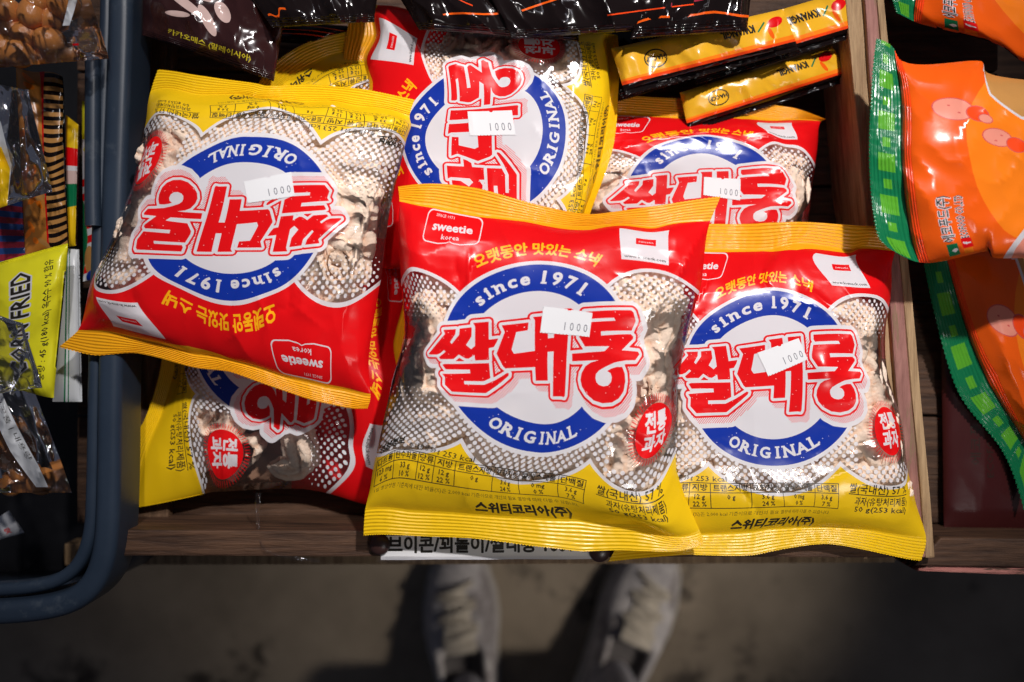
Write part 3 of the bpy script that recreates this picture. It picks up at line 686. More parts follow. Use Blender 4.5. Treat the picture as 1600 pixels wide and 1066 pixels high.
R_marks = [((0,0),(1208,590)),((-100,0),(1072,590)),((0,-100),(1210,728)),((0,100),(1193,455)),((-53.8,65),(1116,512)),((48,70),(1260,488)),((83,56),(1309,508)),((114,4),(1346,585)),((0,119),(1187,437)),
 ((-76,-99),(1106,728)),((76,-99),(1314,728)),((73,-120),(1310,756)),((73,-149),(1309,795)),((-96,-120),(1078,754)),((-96,-149),(1076,794)),((100,-147),(1338,795)),((151,-147),(1416,795)),((86,-123),(1328,760)),((150,-123),(1414,762)),((0,-169),(1214,816)),
 ((139,-62),(1392,672)),((88,146),(1272,397)),((136,146),(1337,400)),((136,104),(1360,450)),((88,104),(1300,446)),
 ((172,190),(1398,353)),((172,160),(1399,392)),((172,100),(1393,450)),((172,60),(1384,510)),((172,0),(1388,590)),((172,-60),(1410,665)),((172,-110),(1418,735)),((172,-150),(1432,790)),
 ((-172,190),(1010,345)),((0,190),(1200,347)),((100,190),(1322,350)),((-172,160),(1012,388)),((0,160),(1205,390)),((100,160),(1324,392)),((-172,0),(985,600)),((-172,-100),(980,740)),
 ((-172,-178),(972,838)),((-86,-178),(1095,834)),((0,-178),(1200,826)),((57,-178),(1275,823)),((115,-178),(1360,828)),((172,-178),(1447,840)),
 ((-172,-208),(950,879)),((-86,-208),(1075,868)),((-10,-208),(1180,868)),((30,-208),(1235,857)),((75,-208),(1295,851)),((115,-208),(1360,862)),((172,-208),(1439,877))]
A_marks = [((0,0),(374,341)),((47,-70),(329,249)),((-43.6,-72.5),(453,248)),((-53.8,65),(434,428)),((48,70),(284,426)),((0,100),(355,470)),((0,-100),(393,214)),
 ((74.8,-18.3),(275,309)),((-117,4.4),(533,342)),((106,36),(215,374)),((76,-99),(316,208)),((-76,-99),(503,220)),((73,-120),(328,184)),((-32,-120),(457,188)),((-74,-120),(505,193)),((-143,-120),(611,205)),((3,-120),(416,184)),
 ((-74,-149),(513,168)),((3,-149),(420,158)),((-143,-149),(616,184)),((86,-123),(311,183)),((150,-123),(243,175)),((139,-62),(228,248)),
 ((172,-178),(235,144)),((86,-178),(310,149)),((0,-178),(400,153)),((-57,-178),(481,160)),((-115,-178),(557,166)),((-172,-178),(640,182)),
 ((172,-208),(247,108)),((86,-208),(325,119)),((30,-208),(402,130)),((-57,-208),(481,131)),((-115,-208),(571,139)),((-172,-208),(648,155)),
 ((172,-120),(228,190)),((172,-60),(209,280)),((172,0),(189,337)),((172,60),(162,400)),((172,110),(137,462)),((172,160),(122,516)),
 ((140,160),(168,519)),((115,160),(229,533)),((57,160),(300,552)),((0,160),(360,563)),((-57,160),(444,588)),((-115,160),(510,604)),((-172,160),(579,617)),
 ((172,190),(92,543)),((140,190),(150,556)),((115,190),(206,552)),((57,190),(300,574)),((0,190),(360,582)),((-57,190),(455,615)),((-115,190),(520,633)),((-172,190),(574,639)),
 ((-172,-120),(636,215)),((-172,-60),(618,290)),((-172,0),(606,350)),((-172,60),(598,420)),((-172,110),(584,500)),((-172,135),(576,565)),
 ((-50,106),(419,484)),((64,102),(262,464)),((-122,124),(522,537)),((-53,124),(418,524)),((136,104),(150,464)),((88,104),(215,473))]
T_marks = [((0,0),(756,206)),((0,-100),(884,206)),((0,100),(630,206)),((-100,0),(756,334)),((47,-70),(848,146)),((-43.6,-72.5),(851,262)),((-53.8,65),(667,270)),((48,70),(676,160)),((74.8,-18.3),(789,128)),((110,45),(702,96)),
 ((73,-120),(914,147)),((73,-149),(940,152)),((-74,-120),(900,311)),((-74,-149),(915,315)),((76,-99),(884,134)),((-76,-99),(875,313)),((139,-62),(846,72)),
 ((88,146),(581,93)),((88,104),(646,102)),((136,104),(652,60)),((136,146),(594,28)),
 ((172,190),(548,0)),((120,190),(541,50)),((60,190),(536,110)),((0,190),(534,170)),((-80,190),(536,300)),((-172,190),(545,420)),((172,160),(590,8)),((120,160),(586,55)),((60,160),(573,125)),((0,160),(571,190)),((-80,160),(576,300)),((-172,160),(585,420)),
 ((172,100),(660,22)),((172,0),(760,40)),((172,-100),(880,45)),((172,-178),(945,52)),((172,-208),(966,55)),((-172,100),(640,420)),((-172,0),(756,425)),((-172,-100),(860,420)),((-172,-178),(885,400)),((-172,-208),(905,402)),
 ((73,-178),(953,146)),((0,-178),(946,212)),((-74,-178),(918,318)),((50,-208),(966,150)),((-20,-208),(958,232)),((-100,-208),(922,335)),((120,-208),(968,95)),((120,-178),(950,92))]
B_marks = [((0,0),(1093,318)),((-53.8,65),(1028,250)),((48,70),(1151,241)),((0,100),(1095,213)),((83,56),(1198,252)),((-53,124),(1008,208)),((0,-100),(1093,430)),((-100,0),(975,318)),((130,20),(1253,305)),
 ((88,146),(1183,192)),((136,146),(1237,193)),((136,104),(1246,218)),((88,104),(1200,208)),((-172,160),(895,180)),((-115,160),(960,178)),((0,160),(1100,187)),((100,160),(1210,187)),((172,160),(1283,190)),
 ((-172,190),(895,150)),((-115,190),(957,148)),((0,190),(1100,153)),((60,190),(1170,157)),((120,190),(1240,168)),((172,190),(1291,186)),((125,95),(1229,228)),((172,100),(1277,235)),((172,40),(1268,300)),((172,0),(1263,340)),((172,-60),(1260,400)),
 ((-172,0),(885,320)),((-172,-178),(895,500)),((172,-178),(1270,500)),((-172,-208),(895,530)),((172,-208),(1275,530)),((0,-178),(1090,505)),((0,-208),(1090,535))]
E_marks = [((0,0),(427,535)),((74.8,-18.3),(411,630)),((47,-70),(342,598)),((0,100),(553,535)),((0,-100),(301,535)),((100,0),(430,655)),((-100,0),(427,409)),((139,-62),(347,706)),((76,-99),(306,616)),((125,95),(548,700)),
 ((136,104),(572,729)),((88,104),(578,662)),((-20,-208),(258,500)),((40,-208),(250,575)),((100,-208),(223,660)),((150,-208),(191,728)),((172,-208),(190,791)),((-20,-178),(284,500)),((40,-178),(272,580)),((100,-178),(250,655)),((150,-178),(222,735)),((172,-178),(213,793)),
 ((172,-130),(300,776)),((172,-60),(350,768)),((172,0),(430,764)),((172,90),(530,776)),((172,150),(590,792)),((172,160),(605,795)),((172,190),(640,800)),((0,160),(618,535)),((0,190),(655,535)),((-172,160),(618,330)),((-172,190),(655,330)),((-172,-178),(250,330)),((-172,-208),(220,330)),((-172,0),(427,325)),((0,-178),(276,535)),((64,102),(585,610)),((-50,106),(585,478))]
F_marks = [((0,0),(420,300)),((-110,-208),(548,48)),((-172,-208),(625,40)),((-60,-208),(480,66)),((-10,-208),(430,97)),((40,-208),(397,140)),((90,-208),(380,190)),((-110,-178),(552,82)),((-172,-178),(625,70)),((-60,-178),(494,98)),((-10,-178),(450,130)),((40,-178),(420,172)),((90,-178),(402,220)),
 ((-96,-149),(542,104)),((-74,-149),(513,116)),((-96,-120),(545,134)),((172,-208),(300,290)),((172,-178),(315,310)),((172,0),(290,420)),((-172,0),(600,240)),((0,100),(420,420)),((172,160),(300,520)),((-172,160),(580,440)),((172,190),(300,540)),((-172,190),(580,470)),((0,160),(430,480)),((0,190),(430,505))]
rice_bag(F_marks, 'mostly hidden rice snack bag, its curved yellow end peeking out above the upside-down bag', -.027, .007, (.004, 0), 73)
E_root, E_f = rice_bag(E_marks, 'sideways rice snack bag in deep shade, under the upside-down bag', -.040, .015, (0, 0), 11)
B_root, B_f = rice_bag(B_marks, 'upright rice snack bag at the back right, below the yellow leaf packets', -.036, .017, (0, .003), 23,
                       stick=[(1101,270),(1163,275),(1166,307),(1100,302)])
T_root, T_f = rice_bag(T_marks, 'rice snack bag on its side at the top middle, lettering running upward', -.022, .018, (0, -.004), 37,
                       stick=[(730,175),(800,172),(804,209),(734,213)])
R_root, R_f = rice_bag(R_marks, 'upright rice snack bag beside the worn pink divider, glare on its logo', -.004, .018, (.002, 0), 41,
                       stick=[(1182,551),(1250,528),(1266,562),(1200,588)], blobs=[(62,8,17,.0030),(-20,-30,22,.0014)], creases=[(110,60,20,90,.0008,5)])
A_root, A_f = rice_bag(A_marks, 'upside-down rice snack bag resting over the rim of the blue basket', .006, .018, (0, 0), 53,
                       stick=[(382,284),(453,270),(458,308),(387,318)], creases=[(-152,-50,-130,118,.0022,4)])
C_root, C_f = rice_bag(C_marks, 'upright rice snack bag in the centre, on top of the others', .014, .019, (0, .006), 67,
                       stick=[(849,477),(926,486),(922,525),(844,519)], creases=[(170,150,118,22,.0020,3.2),(118,22,138,-60,.0016,3.5)])

# ------------------------------------------------------------------ puffed rice pieces inside the bags
m, N, L = new_mat('puffed_rice'); p = N['Principled BSDF']; p.inputs['Roughness'].default_value = .75
tc = N.new('ShaderNodeTexCoord'); n = N.new('ShaderNodeTexNoise'); n.inputs['Scale'].default_value = 520; n.inputs['Detail'].default_value = 6; L.new(tc.outputs['Object'], n.inputs['Vector'])
at = N.new('ShaderNodeAttribute'); at.attribute_name = 'crust'
ad = N.new('ShaderNodeMath'); ad.operation = 'MULTIPLY_ADD'; ad.inputs[1].default_value = .45; L.new(n.outputs['Fac'], ad.inputs[0]); L.new(at.outputs['Fac'], ad.inputs[2])
r = N.new('ShaderNodeValToRGB'); e = r.color_ramp.elements; e[0].position = .22; e[0].color = (.20, .075, .022, 1); e[1].position = .72; e[1].color = (.99, .79, .63, 1)
e2 = r.color_ramp.elements.new(.42); e2.color = (.84, .52, .33, 1); L.new(ad.outputs[0], r.inputs[0]); L.new(r.outputs[0], p.inputs['Base Color'])
b = N.new('ShaderNodeBump'); b.inputs['Strength'].default_value = .7; b.inputs['Distance'].default_value = .0012; L.new(n.outputs['Fac'], b.inputs['Height']); L.new(b.outputs[0], p.inputs['Normal'])
def puff_mesh(seed, bend, length, rad, hole):
    """a short hollow tube, bent, ribbed lengthwise and crusty"""
    nu, nv = 64, 46; V = []; cr = []
    prof = []       # closed profile in (along, radius): outside then inside
    for k in range(nv):
        t = k / nv
        if t < .6: s = t / .6; prof.append((s * 2 - 1, 1.0 - .22 * abs(s * 2 - 1) ** 5, 0))
        elif t < .7: s = (t - .6) / .1; prof.append((1.0 - .05 * s, 1 - .22 - (1 - .22 - hole) * s, 1))
        elif t < .9: s = (t - .7) / .2; prof.append((.95 - 1.9 * s, hole, 2))
        else: s = (t - .9) / .1; prof.append((-.95 - .05 * s, hole + (.78 - hole) * s, 1))
    for (al, rr, kd) in prof:
        for j in range(nu):
            th = 2 * PI * j / nu
            rib = .13 * math.sin(th * 6 + seed + al * .6) if kd == 0 else 0
            R = rad * (rr + rib); x = al * length / 2
            ca = x * bend; cx = math.sin(ca) / bend if bend else x; cz = (1 - math.cos(ca)) / bend if bend else 0
            yy = R * math.cos(th); zz = R * math.sin(th) * .82
            pos = Vector((cx - yy * math.sin(ca), cz + yy * math.cos(ca), zz))
            q = mnoise.noise(pos * 330 + Vector((seed * 3.3, 0, 0))); q2 = mnoise.noise(pos * 900 + Vector((seed, 5, 0)))
            dirv = Vector((-math.sin(ca) * math.cos(th), math.cos(ca) * math.cos(th), math.sin(th)))
            pos += dirv * (.0008 * q + .00045 * q2) * (1 if kd != 2 else -.5); V.append(pos); cr.append((.50 + .12 * rib / .10 + .16 * q2 + .16 * q) if kd == 0 else (.30 if kd == 1 else -.12))
    F = [[i * nu + j, i * nu + (j + 1) % nu, ((i + 1) % nv) * nu + (j + 1) % nu, ((i + 1) % nv) * nu + j] for i in range(nv) for j in range(nu)]
    me = bpy.data.meshes.new('rice_puff'); me.from_pydata([tuple(v) for v in V], [], F); me.materials.append(MATS['puffed_rice'])
    at_ = me.attributes.new('crust', 'FLOAT', 'POINT'); at_.data.foreach_set('value', cr)
    me.polygons.foreach_set('use_smooth', [True] * len(F)); me.update(); return me
PUFFS = [puff_mesh(s, b_, l, r_, h) for s, b_, l, r_, h in ((1, 40, .030, .0095, .5), (2, 75, .034, .0085, .45), (3, 15, .024, .0105, .55), (4, 100, .036, .0078, .4), (5, 1, .021, .0110, .6))]
PR = random.Random(12)
KIND = ['short curved', 'strongly curved', 'small straight', 'long hooked', 'stubby ring-like']
ORD = ['highest', 'second highest', 'third highest', 'fourth highest', 'fifth highest', 'sixth highest', 'seventh highest', 'eighth highest', 'ninth highest', 'tenth highest', 'eleventh highest', 'twelfth highest', 'thirteenth highest', 'fourteenth highest', 'lowest']
PV = [np.array([v.co[:] for v in m_.vertices])[::5] for m_ in PUFFS]
def place_piece(film, px, py, yaw, kind, up, sc, lab):
    """put a piece between the two films, as large as the room there allows"""
    from mathutils import Euler
    e_ = Euler((PR.uniform(-.3, .3), (PI / 2 * .9 if up else PR.uniform(-.12, .12)), math.radians(yaw))); R3 = np.array(e_.to_matrix())
    d = film.inv([[px, py]]); zc = float((film.hf(d[:, 0], d[:, 1], 1) + film.hf(d[:, 0], d[:, 1], -1))[0] / 2)
    ctr = film.t([[0, -20]])[0]; px0, py0 = px, py; dc = math.hypot(ctr[0] - px, ctr[1] - py) + 1e-6
    for k, sh in [(k, sh) for k in (1, .9, .8, .7, .6, .5, .42) for sh in (0, 8, 16)]:
        px = px0 + (ctr[0] - px0) / dc * sh; py = py0 + (ctr[1] - py0) / dc * sh
        V = PV[kind] @ R3.T * (sc * k) + unproj([[px, py]], zc)[0]
        q = np.stack([800 + V[:, 0] * FPX / (CAM_H - V[:, 2]), 533 - V[:, 1] * FPX / (CAM_H - V[:, 2])], -1); dd = film.inv(q)
        if np.abs(dd[:, 0]).max() > 166 or dd[:, 1].max() > 152 or dd[:, 1].min() < -152: continue
        t = (V[:, 2] - film.hf(dd[:, 0], dd[:, 1], 1)).max() + .0013; b_ = (film.hf(dd[:, 0], dd[:, 1], -1) - V[:, 2]).max()
        if t + b_ < .0022: break
    else: return False
    o = bpy.data.objects.new('rice_puff', PUFFS[kind]); COL.objects.link(o)
    P0 = unproj([[px, py]], zc)[0]; o.location = (float(P0[0]), float(P0[1]), float(zc - t)); o.rotation_euler = e_; o.scale = [sc * k] * 3
    tagit(o, lab, 'rice puff', 'puffed rice pieces inside the bags')
    return True
def pieces(film, spots, cx, where, sc=1.15, heap=None, fill=0):
    left = sorted([p for p in spots if p[0] < cx], key=lambda p: (p[1], p[0])); right = sorted([p for p in spots if p[0] >= cx], key=lambda p: (p[1], p[0]))
    for side, lst in (('left', left), ('right', right)):
        for n_, (px, py, yaw, kind, up) in enumerate(lst):
            place_piece(film, px, py, yaw, kind, up, sc * PR.uniform(.92, 1.04), '%s rice puff, %s on the %s side of %s' % (KIND[kind], ORD[n_], side, where))
    # the rest of the heap, seen only through the dots
    n = 0; used = []
    for t in range(2000):
        if n >= fill: break
        x, y = PR.uniform(-150, 150), PR.uniform(-140, 82)
        if math.hypot(x, y) < 82 or (y > 20 and abs(x) < 75) or any(math.hypot(x - u, y - v) < 17 for u, v in used): continue
        P_ = film.t([[x, y]])[0]
        if any(math.hypot(P_[0] - q[0], P_[1] - q[1]) < 22 for q in spots): continue
        used.append((x, y)); n += 1
        place_piece(film, P_[0], P_[1], PR.uniform(0, 180), PR.choice([0, 1, 2, 4]), 0, .95, 'rice puff seen only dimly between the white dots of ' + where)
pieces(C_f, [(662,455,70,1,0),(668,503,110,0,0),(660,548,70,2,0),(640,560,100,0,0),(655,600,80,4,0),(655,650,20,0,0),(636,690,70,2,0),(700,715,10,2,0),(660,700,150,1,0),(745,735,160,1,0),(795,748,20,0,0),(850,738,20,0,0),(890,725,120,2,0),(925,705,60,3,0),(985,680,80,4,1),(1012,600,60,2,1),(1008,545,100,0,0),(965,745,20,1,0),(1015,740,30,2,0),(1030,475,45,4,0),(985,500,20,1,0),(1022,515,70,0,0),(1030,570,100,2,0),(1020,700,60,0,0),(1030,640,80,0,0)], 834, 'the centre bag', fill=38)
pieces(R_f, [(1095,690,40,1,0),(1070,655,80,0,0),(1150,725,20,2,0),(1190,750,170,0,0),(1235,750,10,4,0),(1280,735,20,1,0),(1340,690,140,0,0),(1360,730,10,3,0),(1115,745,0,4,0),(1070,720,60,2,0),(1375,755,50,2,0),(1320,745,80,4,0),(1060,550,60,0,0),(1310,700,30,0,0)], 1210, 'the bag by the divider', fill=36)
pieces(A_f, [(556,335,70,0,0),(540,415,20,4,1),(495,445,70,1,0),(548,462,130,0,0),(570,235,40,2,0),(530,262,140,1,0),(590,285,80,0,0),(475,215,10,1,0),(425,198,20,0,0),(375,190,120,2,0),(325,205,40,3,0),(275,235,80,0,0),(240,285,70,2,0),(575,300,10,4,0),(565,385,80,2,0),(190,430,40,2,0),(545,205,20,0,0),(605,225,80,4,0),(510,480,20,2,0),(215,400,70,0,0)], 374, 'the upside-down bag', fill=36)
pieces(T_f, [(735,92,90,0,0),(778,92,80,2,0),(835,100,10,1,0),(880,100,40,4,0),(905,150,80,0,0),(900,195,100,2,0),(902,235,100,1,0),(885,280,70,2,0),(860,310,40,1,0),(690,75,30,3,0),(900,60,70,2,0),(615,370,60,2,0),(925,110,10,2,0)], 756, 'the top sideways bag', fill=20)
pieces(B_f, [(960,265,40,0,0),(975,295,70,2,0),(945,310,30,1,0),(1212,250,70,1,0),(1222,292,60,2,0),(950,240,10,2,0)], 1093, 'the back right bag', fill=12)
pieces(E_f, [(310,650,40,0,0),(318,705,70,1,0),(355,725,150,2,0),(388,700,100,4,1),(470,725,40,3,0),(365,665,60,1,0),(470,700,100,2,0),(320,615,80,2,0),(340,690,20,0,0)], 427, 'the shaded sideways bag', .95)

# ------------------------------------------------------------------ other packets
def pillow(z0, H, w, h, seed, tilt=(0, 0), wr=1.0, x0=0.0, f=1.0):
    def hf(x, y, side):
        a = np.clip((x - x0) / (w - x0) * 2 - 1, -1, 1); b = np.clip(y / h * 2 - 1, -1, 1)
        env = np.maximum(0, 1 - np.abs(a) ** 4) ** .6 * np.maximum(0, 1 - np.abs(b) ** 4) ** .6
        base = z0 + tilt[0] * (x / w - .5) + tilt[1] * (y / h - .5)
        k = .02 * f
        wv = .0040 * ridged(x * k * .35 + seed, y * k * .2, seed) + .0007 * ridged(x * k * 1.1, y * k * .8 + seed, seed + 3) + .0020 * perlin(x * k * .6, y * k * .6, seed + 5)
        return base + side * H * env + wr * wv * (1 if side > 0 else .5) - (0 if side > 0 else .0012)
    return hf
def packet(name, label, cat, art, w, h, marks, z0, H, seed, base, back, group=None, tilt=(0, 0), wr=1.0, seals=(), body=None, step=6, f=1.0, x0=0.0, clearback=False, extra_parts=None):
    film = Film(marks, pillow(z0, H, w, h, seed, tilt, wr, x0, f), 1e-4)
    c = unproj(film.t([[w / 2, h / 2]]), z0 - H)[0]
    root = empty(name, tuple(float(v) for v in c), label, cat, group)
    bx0, by0, bx1, by1 = body or (0, 0, w, h)
    P, F, ix, nm = art.build(bx0, by0, bx1, by1, step, base)
    mesh_obj('front_panel', film.pt(P), F, nm, ix, root, film.nrm(P, e=1.5))
    D, G = grid(bx0, by0, bx1, by1, 30, 30); mesh_obj('back_panel', film.pt(D, -1), G[:, ::-1], [back], None, root)
    for sdef in seals: seal_strip(film, root, **sdef)
    return root, film
def quadm(w, h, tl, tr, br, bl, extra=()):
    ms = [((0, h), tl), ((w, h), tr), ((w, 0), br), ((0, 0), bl)]
    tl, tr, br, bl = map(np.array, (tl, tr, br, bl))
    for u, v in ((.5, 0), (.5, 1), (0, .5), (1, .5), (.5, .5)):
        q = tl * (1 - u) * v + tr * u * v + br * u * (1 - v) + bl * (1 - u) * (1 - v)
        if not any(abs(e[0][0] - u * w) < 1 and abs(e[0][1] - v * h) < 1 for e in extra): ms.append(((u * w, v * h), tuple(q)))
    return ms + list(extra)

# -- orange packets with green seals (right compartment)
def ecofood_art(dark=False):
    a = Art(); a.disc(250, 200, 120, 'pack_orange_light', ry=170, n=40)
    for cx, cy, rx, ry, m in ((118, 262, 26, 20, 'pack_pink'), (172, 215, 20, 17, 'pack_pink'), (150, 258, 15, 14, 'pack_vermilion'), (160, 250, 9, 8, 'pack_pink'), (198, 205, 14, 14, 'pack_vermilion')):
        a.disc(cx, cy, rx + 1.6, 'pack_pink_dark', ry=ry + 1.6, n=26); a.disc(cx, cy, rx, m, ry=ry, n=26)
    for cx, cy in ((112, 268), (125, 256), (178, 220), (168, 208)): a.disc(cx, cy, 2.2, 'pack_pink_dark', ry=1.4, n=8)
    a.poly([(158, 338), (164, 338), (172, 300), (215, 262), (260, 262), (260, 350), (158, 350)], 'print_white'); a.poly([(166, 350), (176, 304), (216, 268), (262, 268), (262, 350)], 'pack_tan')
    a.poly([(210, 20), (232, 70), (300, 95), (300, -2), (200, -2)], 'print_white'); a.poly([(218, 18), (238, 62), (300, 86), (300, -2), (212, -2)], 'pack_pink')
    for dx, col, bd in ((0, 'print_white', .07), (0, 'print_black', .015)):
        a.text('에코푸드(주)', 97, 68, 13, col, bold=bd, width=78, rot=PI / 2); a.text('ECOFOOD CO.,LTD', 118, 70, 11, col, bold=bd, width=76, rot=PI / 2)
    a.rect(91, 5, 105, 26, 'print_green'); a.text('e', 98, 14, 10, 'print_white', bold=.05, rot=PI / 2); a.rect(111, 14, 126, 32, 'print_red'); a.text('f', 118, 23, 11, 'print_white', bold=.04, rot=PI / 2); a.rect(111, 4, 124, 13, 'pack_orange_light')
    return a
def green_checks(C):
    # C columns: along the seal (design y), across 0..1 (0 = inner line)
    y, v = C[:, 0], 1 - C[:, 1]
    k = np.floor(y / 34).astype(int); f_ = y / 34 - k
    big = (k % 2 == 0) & (f_ > .1) & (f_ < .95) & (v > .28) & (v < .80); sm = (k % 2 == 1) & (f_ > .3) & (f_ < .72) & (v > .42) & (v < .66)
    return ['print_green', 'print_lime'], (big | sm).astype(int)
def vermil(C): return ['pack_vermilion'], np.zeros(len(C), int)
ea = ecofood_art()
def eco(label, marks, z0, H, seed, **kw):
    return packet('orange_packet', label, 'snack packet', ea, 300, 350, marks, z0, H, seed, 'pack_orange', 'pack_orange', 'orange snack packets in the right compartment', body=(64, 0, 300, 350), x0=50,
        seals=(dict(x0=0, x1=350, y0=50, y1=0, mat='print_green', ridge_n=9, tooth=6.2, deep=2.6, vertical=True, nx=226, mats_fn=green_checks),
               dict(x0=0, x1=350, y0=50.3, y1=64.4, mat='pack_vermilion', ridge_n=4, tooth=6.2, deep=0.0, vertical=True, nx=120)), step=7, **kw)
eco('orange packet below the brightly lit one, its green seal in shade', quadm(300, 350, (1440, 400), (1700, 380), (1760, 900), (1600, 800), (((0, 175), (1500, 620)), ((50, 350), (1478, 398)), ((50, 175), (1545, 600)), ((50, 0), (1612, 720)), ((0, 90), (1562, 700)), ((64, 350), (1490, 396)), ((64, 175), (1558, 585)))), -.042, .012, 82, wr=1.1)
eco('orange packet at the top right corner, partly outside the frame', quadm(300, 350, (1345, -190), (1700, -210), (1730, 125), (1400, 20), (((64, 0), (1440, 38)), ((180, 0), (1590, 92)))), -.006, .012, 85)
eco('brightly lit orange packet with a green checked seal, nearest the divider', quadm(300, 350, (1368, 60), (1700, 132), (1700, 398), (1388, 388),
    (((0, 175), (1357, 228)), ((60, 350), (1405, 92)), ((62, 175), (1421, 240)), ((62, 0), (1450, 411)), ((180, 0), (1550, 402)), ((180, 350), (1540, 112)), ((0, 60), (1364, 338)), ((50, 350), (1398, 78)), ((50, 0), (1436, 410)), ((50, 175), (1409, 238)), ((0, 20), (1374, 375)))), .026, .014, 81, wr=1.15)
da = Art(); da.text('에코푸드(주)', 60, 150, 16, 'print_black', rot=PI / 2); da.text('ECOFOOD CO.,LTD', 85, 150, 12, 'print_black', rot=PI / 2)
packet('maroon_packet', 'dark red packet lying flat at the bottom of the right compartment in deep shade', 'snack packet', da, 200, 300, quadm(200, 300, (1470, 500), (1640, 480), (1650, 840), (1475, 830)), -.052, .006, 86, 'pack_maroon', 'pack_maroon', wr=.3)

# -- yellow packets with leaf emblem at the top right
def leaf_art(w=290):
    a = Art(); a.rect(0, 46, w, 62, 'pack_vermilion'); a.poly([(0, 43), (w, 46), (w, 49), (0, 50)], 'pack_orange_light'); a.rect(-1, 54, w, 63, 'pack_black')
    for k in range(5): a.disc(150 + k * 30, 14 + 5 * (k % 2), 1.0, 'pack_tan', n=6)
    a.text('KWANGIL', 84, 20, 11.5, 'print_black', bold=.06, width=56)
    a.disc(21, 17, 13.5, 'print_red', ry=7.5, rot=.25, n=22); a.disc(33, 32, 3.6, 'pack_orange', ry=10, rot=.1, n=16); a.line([(52, 26), (38, 14)], 2.4, 'print_green')
    a.loops([[(225 + 19 * math.cos(t), 28 + 14 * math.sin(t)) for t in np.linspace(0, 2 * PI, 26)[:-1]], [(225 + 17 * math.cos(t), 28 + 12 * math.sin(t)) for t in np.linspace(0, 2 * PI, 26)[:-1]]], 'print_black')
    a.text('HACCP', 225, 28, 7, 'print_black', bold=.05)
    return a
la = leaf_art()
for lb, q, z, sd in (('yellow leaf-emblem packet nearest the rice bag seal, lowest of three', ((1332, 118), (1075, 200), (1062, 145), (1298, 70)), -.030, 91),
                     ('yellow leaf-emblem packet reaching farthest right, the highest in the photo', ((1353, 45), (1085, 125), (1060, 62), (1320, -14)), -.018, 92),
                     ('yellow leaf-emblem packet in the middle of the three, shaded at its left end', ((1246, 72), (975, 142), (955, 76), (1224, 14)), -.006, 93)):
    packet('yellow_packet', lb, 'snack packet', la, 290, 62, quadm(290, 62, *q), z, .007, sd, 'pack_gold', 'pack_black', 'yellow packets with leaf emblems', wr=.95, step=6, f=1.6,
           seals=(dict(x0=0, x1=290, y0=61.5, y1=70, mat='pack_black', ridge_n=3, tooth=6, deep=2, nx=200),))

# -- black wrappers along the top
def black_pack(label, w, h, q, z0, seed, fn=None, H=.009, base='pack_black', wr=1.2, name='black_packet', tilt=(0, 0), top=False):
    a = Art()
    if fn: fn(a)
    seals = [dict(x0=0, x1=w, y0=14, y1=0, mat=base, ridge_n=4, tooth=5, deep=2.2, nx=int(w / 1.4))]
    return packet(name, label, 'snack packet', a, w, h, quadm(w, h, *q), z0, H, seed, base, base, 'dark wrappers heaped at the top', wr=wr, step=5, f=1.5, seals=seals, body=(0, 14, w, h), tilt=tilt)
def f_choc(a):
    for pts in ([(30, 140), (70, 150), (120, 120), (110, 80), (70, 60), (30, 70)], [(120, 60), (160, 90), (190, 70), (180, 40), (140, 34)]):
        a.poly(pts, 'pack_choco')
    for cx, cy, rx, ry, ro in ((70, 92, 42, 9, -.5), (84, 116, 34, 7, -.3), (112, 70, 30, 10, -1.0), (60, 66, 22, 6, .2), (136, 92, 12, 20, .6)):
        a.disc(cx, cy, rx, 'pack_cream', ry=ry, rot=ro, n=24)
    a.text('카카오매스 (말레이시아)', 120, 26, 9, 'text_gold', bold=.02, width=150)
def f_line(*ls):
    def g(a):
        for (p0, p1), w_, m_ in ls:
            q_ = [(p0[0] + (p1[0] - p0[0]) * t, p0[1] + (p1[1] - p0[1]) * t + 5 * math.sin(t * 4 + p0[0]) + 2 * math.sin(t * 11)) for t in np.linspace(0, 1, 14)]
            a.poly([(x, y + w_ / 2 * (.4 + .6 * abs(math.sin(i * .9)))) for i, (x, y) in enumerate(q_)] + [(x, y - w_ / 2) for x, y in q_[::-1]], m_)
    return g
black_pack('black packet with red-orange ridges peeking above the yellow folded seal', 220, 60, ((345, 24), (560, 42), (530, 74), (352, 60)), -.038, 101, f_line(([(0, 20), (220, 26)], 3, 'pack_vermilion'), ([(0, 30), (220, 38)], 2, 'pack_vermilion'), ([(0, 40), (220, 50)], 1.6, 'pack_orange')), H=.006)
black_pack('dark brown packet with a cream swirl picture beside the blue basket', 240, 170, ((225, -70), (455, -30), (428, 128), (222, 56)), -.010, 102, f_choc, base='pack_choco', H=.012, wr=1.2)
black_pack('long black packet behind the yellow leaf packets at the back', 330, 90, ((900, 40), (1150, 20), (1180, 100), (930, 170)), -.036, 103, f_line(([(0, 40), (330, 30)], 2, 'pack_tan')), H=.008)
black_pack('black orange-piped packet across the edge of the sideways rice bag', 300, 110, ((590, -60), (900, -60), (905, 66), (655, 48)), .002, 104, f_line(([(60, 30), (300, 55)], 3, 'pack_orange'), ([(0, 70), (120, 50)], 2, 'pack_vermilion')), H=.010)
black_pack('black packet over the badge of the sideways rice bag, with yellow-green writing', 340, 120, ((730, -70), (1120, -70), (1090, 44), (800, 62)), .010, 105, lambda a: (a.text('과자 버 ㅇ', 200, 88, 13, 'text_gold', bold=.02), a.text('kc', 95, 70, 9, 'text_gold'), a.line([(40, 40), (150, 66)], 2.5, 'pack_orange'), a.line([(180, 28), (330, 40)], 2, 'pack_vermilion')), H=.010)
